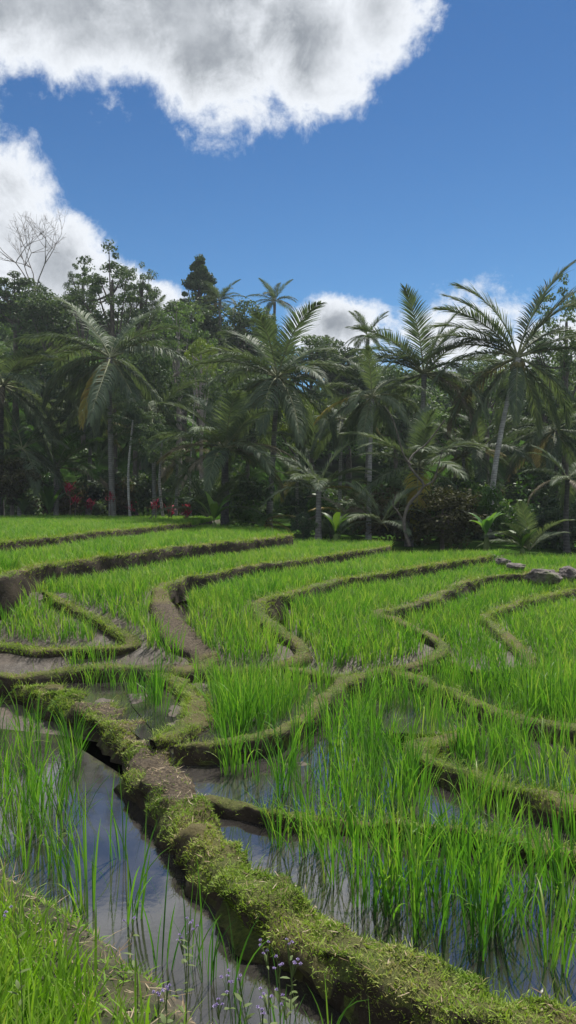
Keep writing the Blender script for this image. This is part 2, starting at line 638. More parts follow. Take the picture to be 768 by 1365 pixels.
BL = {
    'b1': (L1, [(-260, 752), (-120, 735), (0, 722), (60, 716), (130, 708), (200, 702), (255, 697)]),
    'b2': (L2, [(-330, 800), (-160, 780), (-60, 772), (0, 767), (35, 757), (70, 750), (130, 742), (240, 728), (320, 720), (390, 712)]),
    'b2c': (L3, [(60, 788), (110, 812), (150, 832), (174, 846), (160, 857), (110, 859), (50, 858), (0, 852), (-120, 838), (-330, 825)]),
    'b3': (L3, [(520, 728), (470, 735), (400, 745), (345, 752), (290, 762), (245, 769), (220, 778), (214, 790), (220, 812), (232, 832), (250, 850), (272, 864), (262, 880), (225, 880), (160, 879), (100, 883), (45, 889), (-60, 889), (-200, 882), (-420, 868)]),
    'b4': (L4, [(655, 741), (600, 748), (535, 759), (460, 770), (400, 785), (350, 798), (343, 806), (352, 822), (372, 838), (396, 852), (402, 866), (370, 876), (320, 884), (262, 882)]),
    'b5': (L5, [(1000, 742), (860, 752), (770, 760), (695, 764), (650, 767), (632, 771), (600, 785), (560, 801), (505, 814), (530, 824), (556, 836), (580, 848), (588, 862), (560, 876), (520, 884), (455, 892), (400, 884), (370, 878)]),
    'b6': (L6, [(1050, 765), (880, 772), (768, 784), (717, 795), (690, 802), (648, 818), (655, 832), (690, 858), (700, 880), (640, 885), (590, 872)]),
    'b8': (L8, [(1050, 975), (900, 975), (768, 966), (715, 960), (660, 944), (600, 918), (525, 893), (475, 900), (435, 925), (395, 958), (345, 976), (300, 984), (232, 990)]),
    'b9': (L9, [(636, 966), (600, 982), (562, 990), (566, 1006), (604, 1021), (650, 1038), (700, 1052), (768, 1070), (900, 1098), (1080, 1130)]),
    'b11': (L11, [(205, 985), (240, 972), (264, 950), (262, 930), (240, 908), (215, 900), (190, 888)]),
    'b12': (L10, [(225, 1045), (270, 1054), (325, 1062), (390, 1072), (450, 1078), (520, 1084), (600, 1092), (700, 1110), (850, 1140), (1050, 1175)]),
}
MAINZ = 0.215
MAIN = [(-420, 880), (-200, 898), (-60, 905), (20, 908), (75, 922), (125, 940), (165, 965), (200, 1005), (235, 1060), (280, 1118),
        (350, 1182), (440, 1236), (540, 1287), (660, 1337), (800, 1386), (1000, 1456)]
BW = {'b1': .22, 'b2': .22, 'b2c': .24, 'b3': .22, 'b4': .22, 'b5': .20, 'b6': .20, 'b8': .22, 'b9': .24, 'b11': .32, 'b12': .15}
LINES = {k: np.array(line(z, p)) for k, (z, p) in BL.items()}
LINES['main'] = np.array([at_z(px, py, MAINZ)[:2] for px, py in MAIN])


def W2(z, pts):
    return [tuple(at_z(px, py, z)[:2]) for px, py in pts]


def lp(k, rev=False):
    p = [tuple(q) for q in catmull(np.array(LINES[k]), 0.4)]
    return p[::-1] if rev else p


FIELDS = []      # (name, z, polygon world xy)
FIELDS.append(('f1', L1, lp('b1') + [(-3.2, 35), (-40, 35), (-40, 18)]))
FIELDS.append(('f2', L2, lp('b2') + [(-1.0, 28), (-3, 32), (-40, 32), (-40, 13)]))
FIELDS.append(('f3', L3, lp('b3') + [(-30, 7), (-30, 24), (3.4, 24.5)]))
FIELDS.append(('f4', L4, lp('b4') + [(-1.2, 9), (-1.6, 12), (0, 20), (6.5, 22)]))
FIELDS.append(('f5', L5, lp('b5') + [(0, 9), (0, 20), (7, 22), (16, 23)]))
FIELDS.append(('f6', L6, lp('b6') + [(1, 9), (2, 16), (16, 20), (18, 17)]))
FIELDS.append(('f7', L7, W2(.25, [(560, 880), (700, 882), (900, 900), (1150, 920)]) + [(20, 17), (16, 20), (2, 16), (1, 9.6)]))
FIELDS.append(('f8', L8, lp('b8') + [(-1.7, 8.0), (-2.2, 9.5), (0, 12), (20, 16), (22, 10)]))
FIELDS.append(('f11', L11, lp('b11') + [(-2.2, 9.7), (-12, 10.3), (-12, 9.3)] + [tuple(p) for p in LINES['main'][1:7]]))
b9 = lp('b9')
FIELDS.append(('f9', L9, b9[:] + [(12, 9), (4, 9.6), (1.0, 8.9), (0.9, 7.2)]))
FIELDS.append(('f10', L10, lp('b12') + [(12, 6.2), (8, 8), (0, 8.5), (-1.5, 7.3), (-1, 6.0)]))
main_s = [tuple(q) for q in catmull(LINES['main'], 0.3)]
FIELDS.append(('f12', L12, main_s + [(14, 4), (14, 9), (0, 9), (-6, 9)]))
BANK = [(-420, 1010), (-200, 1075), (-60, 1130), (0, 1160), (60, 1197), (120, 1238), (180, 1282), (250, 1340), (330, 1420), (500, 1560), (800, 1800)]
BANKL = np.array([at_z(px, py, 0.12)[:2] for px, py in BANK])
BANKPOLY = [tuple(p) for p in catmull(BANKL, .2)] + [(4, -8), (-10, -8)]


def forest_start(x):
    return np.interp(x, [-14, -5, -1, 3, 8, 20], [34, 31, 27.5, 24, 22, 23])


def hill(x, y):
    """wooded ground behind the paddies"""
    base = np.interp(x, [-12, -2, 4, 12], [1.4, 1.15, 0.72, 0.55])
    rise = np.clip((y - np.interp(x, [-30, -8, 0, 4, 12], [46, 46, 50, 50, 44])) / 60.0, 0, 1)
    top = np.interp(x, [-60, -25, -8, 2, 12, 40], [28, 26, 22, 17, 15, 17])
    h = base + top * (rise ** 0.85)
    st = np.round(h / 0.5) * 0.5
    k = np.clip(1 - (h - 3.0) / 1.0, 0, 1)
    h = np.where(h > base + .05, h * (1 - k) + st * k, h)
    far = np.clip((y - 110) / 300, 0, 1)
    h = h * (1 - far) + 4 * far
    return h + fbm(x * 0.25, y * 0.25) * 0.35 * np.clip((y - 30) / 20, 0.2, 1)


def level(x, y):
    z = np.full(np.shape(x), LP, float)
    for nm, lv, poly in FIELDS:
        ins = inside(poly, x, y)
        z = np.where(ins, np.maximum(z, lev(lv, y)), z)
    return z


def bank_h(x, y):
    ins = inside(BANKPOLY, x, y)
    d = seg_dist(BANKL, x, y)
    return ins, 0.10 + 0.22 * np.clip(d / 0.25, 0, 1) + 0.26 * np.clip(d - 0.2, 0, 3)


# ground sheet: rows spread with distance, reaching the horizon
ys = np.concatenate([-np.geomspace(200, 8, 10), np.linspace(-6, 1.8, 36), np.geomspace(2.0, 60, 860), np.geomspace(61, 3000, 90)])
us = np.concatenate([-np.geomspace(40, 1.02, 20), np.linspace(-1, 1, 600), np.geomspace(1.02, 40, 20)])
YY, UU = np.meshgrid(ys, us, indexing='ij')
XX = UU * (1.6 + 0.55 * np.maximum(YY, 0))
ZZ = level(XX, YY)
relief = fbm(XX * 1.7, YY * 1.7, 0.3, 3) * 0.05 + fbm(XX * 9, YY * 9, 1.3, 3) * 0.022
ZZ = ZZ + relief - np.where(YY < 9.5, 0.030, 0.012)
ins_bank, bz = bank_h(XX, YY)
rough_b = fbm(XX * 6, YY * 6, 2.0, 4) * 0.06
ZZ = np.where(ins_bank, np.maximum(bz + rough_b, 0.02), ZZ)
FS = forest_start(XX)
wood = np.clip((YY - FS) / 1.5, 0, 1)
HL = hill(XX, YY)
inF1 = inside(FIELDS[0][2], XX, YY) | inside(FIELDS[1][2], XX, YY)
wood = np.where(inF1 & (YY < 35), 0, wood)
ZZ = np.where(wood > 0, ZZ * (1 - wood) + HL * wood, ZZ)
grassy = ins_bank * np.clip(0.75 + fbm(XX * 3, YY * 3, 5.0, 3) * .8 + np.clip(seg_dist(BANKL, XX, YY) - 0.15, -0.6, 0.3) * 2, 0, 1)
V = np.stack([XX, YY, ZZ], -1).reshape(-1, 3)
nr, nc = XX.shape
i = np.arange(nr - 1)[:, None] * nc
j = np.arange(nc - 1)[None, :]
F = np.stack([i + j, i + j + 1, i + nc + j + 1, i + nc + j], -1).reshape(-1, 4)
me = mesh_np('ground', V, F, M['ground'], attrs={'grassy': grassy.ravel(), 'forest': wood.ravel()})
tag(obj('ground', me), kind='structure')


def top_level(x, y):
    """which field is on top (index) at each point, and its level; -1 = left pond"""
    z = np.full(np.shape(x), LP, float)
    idx = np.full(np.shape(x), -1, int)
    for k, (nm, lv, poly) in enumerate(FIELDS):
        zz = lev(lv, y)
        ins = inside(poly, x, y) & (zz > z)
        z = np.where(ins, zz, z)
        idx = np.where(ins, k, idx)
    return z, idx


# water sheets lying in the flooded paddies (the mud relief breaks through them)
import bmesh


def water(poly, z):
    bm = bmesh.new()
    vs = [bm.verts.new((p[0], p[1], z)) for p in poly]
    f = bm.faces.new(vs)
    bmesh.ops.triangulate(bm, faces=[f])
    for f in bm.faces:
        if f.normal.z < 0:
            f.normal_flip()
    me = bpy.data.meshes.new('water')
    bm.to_mesh(me)
    bm.free()
    me.materials.append(M['water'])
    tag(obj('water', me), kind='structure')


water([(-12, 8.8), (-12, 1.5), (8, 1.5), (8, 2.6), (2, 3.2), (0.2, 4.1), (-0.7, 5.2), (-1.5, 6.6), (-2.4, 7.7), (-6, 8.8)], LP)
for nm, lv, poly in FIELDS:
    if nm in ('f12', 'f10', 'f9', 'f8', 'f11'):
        water(poly, lv + (-0.003 if nm in ('f12', 'f10', 'f9', 'f11') else -0.016))

# bunds
BUND_SAMPLES = []


def bund(P, z, zlow, width, key, bare_fn=None, step_k=0.006, wfn=None):
    dm = np.mean(np.hypot(P[:, 0], P[:, 1]))
    step = max(0.03, min(0.12, dm * step_k))
    C = catmull(P, step)
    if len(C) > 900:
        C = catmull(P, step * 1.6)
    n = len(C)
    T = np.gradient(C, axis=0)
    T /= np.linalg.norm(T, axis=1)[:, None] + 1e-9
    Nn = np.stack([-T[:, 1], T[:, 0]], -1)
    # smooth normals so tight bends stay clean
    for _ in range(4):
        Nn[1:-1] = (Nn[:-2] + Nn[1:-1] * 2 + Nn[2:]) / 4
    Nn /= np.linalg.norm(Nn, axis=1)[:, None] + 1e-9
    u = np.array([-.62, -.60, -.57, -.54, -.50, -.42, -.32, -.18, 0, .18, .32, .42, .50, .54, .57, .60, .62])
    top = np.interp(np.abs(u), [0, .18, .32, .42, .50], [0, -.001, -.006, -.024, -.07])
    hgt = (lev(z, C[:, 1]) + CR * (np.interp(C[:, 1], [9.3, 10.4], [.25, 1]) if z in LOW else .45 if key == 'b12' else 1)) if key != 'main' else z - np.interp(C[:, 0], [-4.2, -2.6], [.09, 0])
    zz = np.zeros((n, len(u)))
    low = np.minimum(hgt - .3, (lev(zlow, C[:, 1]) if key != 'main' else zlow) - 0.12)
    for k, uu in enumerate(u):
        a = abs(uu)
        if a <= .5:
            zz[:, k] = hgt + top[k]
        else:
            zz[:, k] = hgt - .075 + (low - (hgt - .075)) * np.interp(a, [.5, .54, .57, .60, .62], [0, .25, .5, .78, 1])
    if wfn is not None:
        width = wfn(C)
    wv = width * (1 + 0.55 * fbm(C[:, 0] * 1.7, C[:, 1] * 1.3, 4.0, 3))
    endf = np.clip(np.minimum(np.arange(n), np.arange(n)[::-1]) * step / 0.25, 0.25, 1)
    X = C[:, 0:1] + Nn[:, 0:1] * (u[None, :] * (wv * endf)[:, None])
    Y = C[:, 1:2] + Nn[:, 1:2] * (u[None, :] * (wv * endf)[:, None])
    fr = 5.0 if dm < 10 else 3.0
    amp = 0.05 if key != 'main' else 0.10
    dz = fbm(X * fr, Y * fr, zz * fr, 4) * amp
    dn = fbm(X * fr + 31, Y * fr, zz * fr * 2, 4) * amp * 1.6
    zz2 = zz + dz * (np.abs(u)[None, :] < .6) + 0.03 * fbm(C[:, 0] * .8, C[:, 1] * .8, 7.0, 2)[:, None]
    X = X + Nn[:, 0:1] * dn
    Y = Y + Nn[:, 1:2] * dn
    V = np.stack([X, Y, zz2], -1).reshape(-1, 3)
    nu = len(u)
    i = np.arange(n - 1)[:, None] * nu
    j = np.arange(nu - 1)[None, :]
    F = np.stack([i + j, i + nu + j, i + nu + j + 1, i + j + 1], -1).reshape(-1, 4)
    F = F[:, ::-1]
    bare = np.zeros((n, nu)) if bare_fn is None else bare_fn(X, Y, u[None, :] + 0 * X)
    me = mesh_np('bund', V, F, M['bund'], attrs={'bare': bare.ravel()})
    o = tag(obj('bund', me), kind='structure')
    keep = [k for k in range(nu) if abs(u[k]) <= .54]
    BUND_SAMPLES.append((key, np.stack([X, Y, zz2], -1)[:, keep], u[keep], bare[:, keep], dm))


ZLOW = {'b1': L2, 'b2': L3, 'b2c': L3, 'b3': L4, 'b4': L5, 'b5': L6, 'b6': L8, 'b8': L9, 'b9': L10, 'b11': L12, 'b12': L12}
for k, (z, _) in BL.items():
    bf = None
    wf = None
    if k == 'b3':
        p0 = on_lev(236, 835, z, CR)[:2]
        wf = lambda C, p0=p0: .20 + .26 * np.exp(-((C[:, 0] - p0[0]) ** 2 + ((C[:, 1] - p0[1]) * .6) ** 2) / .8)
        bf = lambda X, Y, U, p0=p0: np.clip(1.6 - np.hypot(X - p0[0], (Y - p0[1]) * .55) / .55, 0, 1)
    bund(LINES[k], z, ZLOW[k], BW[k], k, bf, wfn=wf)
q1, q2 = at_z(150, 960, .3)[:2], at_z(215, 1060, .3)[:2]


def main_bare(X, Y, U):
    d = seg_dist([at_z(120, 935, .3)[:2], at_z(180, 975, .3)[:2], at_z(215, 1035, .3)[:2]], X, Y)
    f = np.clip(1.0 - d / .6, 0, 1) * np.where(np.abs(U) < .6, 1, .5)
    return np.clip(f * 1.0 * (1.15 - 1.1 * np.clip(-U * 1.6 + .1, 0, .8)) + 0.2, 0, 1)


bund(LINES['main'], MAINZ, LP, 0.47, 'main', main_bare, 0.005, wfn=lambda C: np.interp(C[:, 1], [2.5, 4.5, 7], [.31, .34, .40]) * np.interp(C[:, 0], [-4.2, -2.4], [.6, 1]))

# ------------------------------------------------------------------ turf on the bunds and the near bank (stuff)
mb = MB()
for key, G, u, bare, dm in BUND_SAMPLES:
    n, nu, _ = G.shape
    if dm > 45:
        continue
    area = {'main': 105000, 'b11': 4500, 'b9': 5000, 'b8': 4500, 'b12': 700}.get(key, 6500)
    a = rng.random(area) * (n - 1.001)
    b = rng.random(area) * (nu - 1.001)
    ia, ib = a.astype(int), b.astype(int)
    fa, fb = (a - ia)[:, None], (b - ib)[:, None]
    P = (G[ia, ib] * (1 - fa) * (1 - fb) + G[ia + 1, ib] * fa * (1 - fb) + G[ia, ib + 1] * (1 - fa) * fb + G[ia + 1, ib + 1] * fa * fb)
    br = bare[ia, ib]
    dist = np.hypot(P[:, 0], P[:, 1])
    keep = (P[:, 1] > 0.5) & (np.abs(P[:, 0]) < 1.5 + 0.6 * P[:, 1])
    keep &= rng.random(len(P)) > np.clip((br + fbm(P[:, 0] * 3, P[:, 1] * 3, 0, 3) * 1.3 - .45) * 2.2, 0, .97)
    P, dist = P[keep], dist[keep]
    N = len(P)
    sc = np.clip(dist / 9.0, 0.8, 1.9)
    L = (0.014 + rng.random(N) ** 2 * 0.048) * sc
    V, F = blades(P - np.array([0, 0, .004]), rng.random(N) * 6.283, 0.3 + rng.random(N) * 1.0, rng.random(N) * 1.1, L,
                  (0.004 + rng.random(N) * 0.007) * sc, 2, 1.0, prof=np.array([.6, 1, .1]))
    t = np.repeat(np.clip(rng.normal(.5, .2, N) + fbm(P[:, 0] * 2, P[:, 1] * 2, 3., 3) * .6, 0, 1), 6)
    mb.add(V, F, t)
    # taller fringe spilling over both shoulders
    N = {'main': 3800}.get(key, 2600)
    a = rng.integers(0, n - 1, N)
    e_ = rng.random(N) < .5
    b = np.where(e_, rng.integers(1, 4, N), rng.integers(nu - 4, nu - 1, N))
    P = G[a, b] + rng.normal(0, .012, (N, 3))
    Nd = G[a, np.where(e_, 0, nu - 1)] - G[a, nu // 2]
    kp = (P[:, 1] > 0.5) & (np.abs(P[:, 0]) < 1.5 + 0.6 * P[:, 1]) & (fbm(P[:, 0] * 2.2, P[:, 1] * 2.2, 6., 3) > -.1)
    P, Nd = P[kp], Nd[kp]
    N = len(P)
    sc = np.clip(np.hypot(P[:, 0], P[:, 1]) / 10, .8, 1.5)
    V, F = blades(P, np.arctan2(Nd[:, 1], Nd[:, 0]) + rng.normal(0, .8, N), rng.uniform(.1, .9, N), rng.uniform(.3, 1.6, N), (.05 + rng.random(N) ** 2 * .11) * sc,
                  (.004 + rng.random(N) * .004) * sc, 3, .8)
    mb.add(V, F, np.repeat(np.clip(rng.normal(.4, .2, N), 0, 1), 8))
tag(obj('grass', mb.mesh('grass', M['weed'])), 'short matted yellow green turf and weeds covering the tops of the earth bunds', 'grass', kind='stuff')

# straw and dead leaves on the main bund and the bank
mb = MB()
key, G, u, bare, dm = BUND_SAMPLES[-1]
N = 2600
a = (rng.random(N) * (len(G) - 1)).astype(int)
b = rng.integers(2, len(u) - 2, N)
P = G[a, b] + rng.normal(0, .02, (N, 3)) * [1, 1, 0] + [0, 0, .008]
kp = rng.random(N) < bare[a, b] * .9 + .12
P = P[kp]
N = len(P)
V, F = blades(P, rng.random(N) * 6.283, 1.2 + rng.random(N) * .35, rng.normal(0, .4, N), .02 + rng.random(N) ** 2 * .07, .003 + rng.random(N) * .006, 2, .3)
mb.add(V, F, np.repeat(rng.random(N), 6))
N = 2200
x = rng.uniform(-3.2, .6, N)
y = rng.uniform(1.8, 4.6, N)
ins, bh = bank_h(x, y)
P = np.stack([x, y, bh + .02], -1)[ins]
N = len(P)
V, F = blades(P, rng.random(N) * 6.283, 1.0 + rng.random(N) * .5, rng.normal(0, .4, N), .03 + rng.random(N) ** 2 * .12, .003 + rng.random(N) * .004, 2, .3)
mb.add(V, F, np.repeat(rng.random(N), 6))
tag(obj('dry_straw', mb.mesh('dry_straw', M['straw'])), 'pale dead straw and leaf litter scattered over the bund and the near bank', 'straw', kind='stuff')

# near bank: low weeds plus long bright grass
mb = MB()
N = 60000
x = rng.uniform(-4.2, 1.2, N)
y = rng.uniform(1.2, 6.5, N)
ins, bh = bank_h(x, y)
d = seg_dist(BANKL, x, y)
kp = ins & (d > .06) & (fbm(x * 4, y * 4, 9., 3) > -.12 - .25 * np.clip(d - .3, 0, 1))
P = np.stack([x, y, bh - .01 + fbm(x * 6, y * 6, 2.0, 4) * .06], -1)[kp]
N = len(P)
V, F = blades(P, rng.random(N) * 6.283, .2 + rng.random(N) * 1.0, rng.random(N) * 1.2, .02 + rng.random(N) ** 2 * .08, .004 + rng.random(N) * .006, 2, 1., prof=np.array([.6, 1, .1]))
mb.add(V, F, np.repeat(np.clip(rng.normal(.45, .2, N), 0, 1), 6))
N = 27000
x = rng.uniform(-3.2, .3, N)
y = rng.uniform(1.2, 3.6, N)
ins, bh = bank_h(x, y)
d = seg_dist(BANKL, x, y)
pr = np.clip((d - .42) * 1.6, 0, 1) * np.clip((-x - .05) * 1.2, 0, 1)
kp = ins & (rng.random(N) < pr)
P = np.stack([x, y, bh - .02], -1)[kp]
N = len(P)
V, F = blades(P, rng.random(N) * 6.283, np.abs(rng.normal(0, .22, N)), .2 + rng.random(N) * .9, .14 + rng.random(N) * .26, .006 + rng.random(N) * .007, 6, .9)
mb.add(V, F, np.repeat(np.clip(rng.normal(.6, .15, N), 0, 1), 14))
tag(obj('grass', mb.mesh('bank_grass', M['grass'])), 'long bright grass and low weeds on the near bank in the bottom left corner', 'grass', kind='stuff')

# ------------------------------------------------------------------ rice


def rice_clump_mesh(seed, nb=26, h=0.55, segs=6, wid=.008, spread=.035, name='rice_clump'):
    P = np.stack([rng.normal(0, spread, nb), rng.normal(0, spread, nb), np.full(nb, -.03)], -1)
    azi = np.arctan2(P[:, 1], P[:, 0]) + rng.normal(0, .7, nb)
    lean = np.abs(rng.normal(.10, .10, nb))
    L = h * rng.uniform(.55, 1.15, nb)
    V, F = blades(P, azi, lean, rng.gamma(2.0, .28, nb), L, wid * rng.uniform(.7, 1.25, nb), segs, .9)
    K = (segs + 1) * 2
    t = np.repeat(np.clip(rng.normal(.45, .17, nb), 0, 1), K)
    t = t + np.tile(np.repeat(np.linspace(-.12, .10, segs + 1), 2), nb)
    return V, F, t


thin_var = []
for s in range(10):
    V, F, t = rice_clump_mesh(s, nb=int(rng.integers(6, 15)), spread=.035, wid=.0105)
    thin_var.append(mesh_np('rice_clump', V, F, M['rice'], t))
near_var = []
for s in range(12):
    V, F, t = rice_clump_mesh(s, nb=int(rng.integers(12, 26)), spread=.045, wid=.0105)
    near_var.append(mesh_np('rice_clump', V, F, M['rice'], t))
mid_var = [rice_clump_mesh(s, nb=18, segs=4, wid=.010, spread=.05) for s in range(10)]
far_var = [rice_clump_mesh(s, nb=11, segs=3, wid=.017, spread=.06) for s in range(10)]

# jittered planting grid in the view fan
cand = []
for (y0, y1, sp) in ((2.2, 6.5, .19), (6.5, 9.5, .16), (9.5, 15, .125), (15, 36, .14)):
    gy = np.arange(y0, y1, sp)
    for yy in gy:
        hw = 1.6 + .5 * yy
        gx = np.arange(-hw, hw, sp)
        cand.append(np.stack([gx + rng.normal(0, sp * .22, len(gx)), yy + rng.normal(0, sp * .22, len(gx))], -1))
cand = np.concatenate(cand)
cx, cy = cand[:, 0], cand[:, 1]
cz, ci = top_level(cx, cy)
ok = ~inside(BANKPOLY, cx, cy)
ok &= (cy < forest_start(cx)) | inside(FIELDS[0][2], cx, cy) & (cy < 34.8)
for k, P in LINES.items():
    w = BW.get(k, .62) * .62 + (.04 if cy.mean() < 9 else .04)
    d = seg_dist(P, cx, cy)
    w = np.where((cx < -1) & (cy > 8.6) & (cy < 9.45) & (k == 'b3'), -.02, w)
    ok &= d > w + np.where(cy > 13, .12, np.where(cy > 9, .05, .02))
ok &= seg_dist(BANKL, cx, cy) > .12
names = [f[0] for f in FIELDS]
pond = ci == -1
f12 = ci == names.index('f12')
n1 = fbm(cx * 1.1, cy * 1.1, 11., 3)
# thinner stands with open water in the near paddies
thin = np.ones(len(cx))
thin = np.where(pond, np.clip(.34 + n1 * 1.3, .06, .7), thin)
# open water channel beside the main bund in the pond
dm_ = seg_dist(LINES['main'], cx, cy)
thin = np.where(pond & (dm_ < .75) & (cy < 5.2), .34, thin)
thin = np.where(f12, np.clip(.66 + n1 * 1.1, .38, .92), thin)
thin = np.where((ci == names.index('f10')), np.clip(.70 + n1 * 1.1, .4, .95), thin)
thin = np.where((ci == names.index('f9')), np.clip(.52 + n1 * 1.4, .2, .95), thin)
thin = np.where((ci == names.index('f11')), .8, thin)
thin = np.where((ci == names.index('f8')), np.clip(.92 + n1 * .8, .3, 1), thin)
ok &= rng.random(len(cx)) < thin
ok &= ~(pond & (cy < 2.9) & (cx > .15))
cx, cy, cz, ci = cx[ok], cy[ok], cz[ok], ci[ok]
dist = np.hypot(cx, cy)
hgt = np.interp(dist, [2, 5, 8, 11, 15, 25, 45], [.50, .60, .46, .31, .235, .21, .23]) * rng.uniform(.8, 1.2, len(cx)) * (1 + fbm(cx * .7, cy * .7, 21., 2) * .35)
hgt = np.where(ci == -1, hgt * 1.05, hgt)
hgt = np.where((cx < -4.4) & (cy > 10) & (cy < 13.5), hgt * 1.35, hgt)
hgt = np.where(dist < 3.4, hgt * .8, hgt)
# the 300 that show largest
scr = np.abs(cx / cy) < .42
size = np.where(scr & (cy > 2.0), hgt / dist, 0)
order = np.argsort(-size)
big = set(order[:300].tolist())
ZONE = {-1: ('clump of tall green rice in the flooded paddy left of the wide bund', 'rice clumps in the flooded front left paddy'),
        names.index('f12'): ('clump of tall green rice in the flooded paddy right of the wide bund', 'rice clumps in the front right paddy')}
ZD = ('clump of green rice in the wet paddies behind the muddy ridge at right', 'rice clumps in the middle paddies')
for k in order[:300]:
    lab, grp = ZONE.get(int(ci[k]), ZD)
    o = obj('rice_clump', thin_var[int(rng.integers(10))] if ci[k] == -1 else near_var[int(rng.integers(12))], loc=(cx[k], cy[k], cz[k]), rot=(rng.normal(0, .05), rng.normal(0, .05), rng.random() * 6.283),
            scale=float(hgt[k] / .55))
    tag(o, lab, 'rice plant', grp)


def merge_clumps(idx, variants):
    mbx = MB()
    vi = rng.integers(len(variants), size=len(idx))
    for v, (V, F, t) in enumerate(variants):
        ids = idx[vi == v]
        if len(ids) == 0:
            continue
        a = rng.random(len(ids)) * 6.283
        s = hgt[ids] / .55
        c_, s_ = np.cos(a), np.sin(a)
        wsc = np.maximum(s, .7)
        X = (V[None, :, 0] * c_[:, None] - V[None, :, 1] * s_[:, None]) * wsc[:, None] + cx[ids][:, None]
        Y = (V[None, :, 0] * s_[:, None] + V[None, :, 1] * c_[:, None]) * wsc[:, None] + cy[ids][:, None]
        Z = V[None, :, 2] * s[:, None] + cz[ids][:, None]
        VV = np.stack([X, Y, Z], -1).reshape(-1, 3)
        FF = (F[None] + (np.arange(len(ids)) * len(V))[:, None, None]).reshape(-1, 4)
        tt = (t[None] + rng.normal(0, .10, (len(ids), 1))).ravel()
        mbx.add(VV, FF, tt)
    return mbx


rest = order[300:]
mid = rest[dist[rest] < 9.5]
far = rest[dist[rest] >= 9.5]
m1 = merge_clumps(mid, mid_var)
m2 = merge_clumps(far, far_var)
m1.V += [v for v in m2.V]
m1.F += [f + m1.n for f in m2.F]
m1.T += m2.T
m1.M += m2.M
tag(obj('rice_crop', m1.mesh('rice_crop', M['rice'])), 'dense bright green young rice filling the stepped paddies up to the tree line', 'rice', kind='stuff')
print('rice clumps', len(cx), 'faces', sum(len(f) for f in m1.F))

# ------------------------------------------------------------------ stones


def rock(px, py, z, sx, sy, sz, seed, label, rot=0.0):
    p = at_z(px, py, z)
    bm = bmesh.new()
    bmesh.ops.create_icosphere(bm, subdivisions=4, radius=1)
    cs = np.array([v.co[:] for v in bm.verts])
    r2 = np.random.default_rng(seed)
    dd = np.ones(len(cs))
    for _ in range(14):      # cut facets
        nrm = r2.normal(size=3)
        nrm /= np.linalg.norm(nrm)
        h = r2.uniform(.62, .9)
        pr = cs @ nrm
        over = np.maximum(pr - h, 0)
        cs = cs - over[:, None] * nrm[None] * .9
    cs = cs * (1 + fbm(cs[:, 0] * 3 + seed, cs[:, 1] * 3, cs[:, 2] * 3, 4)[:, None] * .3)
    for v, c in zip(bm.verts, cs):
        v.co = (c[0] * sx, c[1] * sy, c[2] * sz)
    me = bpy.data.meshes.new('rock')
    bm.to_mesh(me)
    bm.free()
    me.materials.append(M['rock'])
    tag(obj('rock', me, loc=(p[0], p[1], z + sz * .45), rot=(0, 0, rot)), label, 'rock')


rock(722, 776, L5, .38, .38, .22, 1, 'large rounded purplish grey boulder at the end of the right hand bund')
rock(760, 771, L5, .30, .32, .20, 2, 'grey boulder at the right edge behind the largest boulder', .6)
rock(671, 752, L4, .20, .18, .12, 3, 'flat pale stone at the far right end of the bund by the trees', .3)
rock(688, 757, L4, .26, .24, .09, 4, 'low mossy grey stone between the flat pale stone and the largest boulder', 1.0)
rock(654, 744, L4, .16, .2, .08, 5, 'small brown stone capping the end of the long bund near the banana plant', 1.9)
# muddy lumps
# ------------------------------------------------------------------ palms
FROND = {}


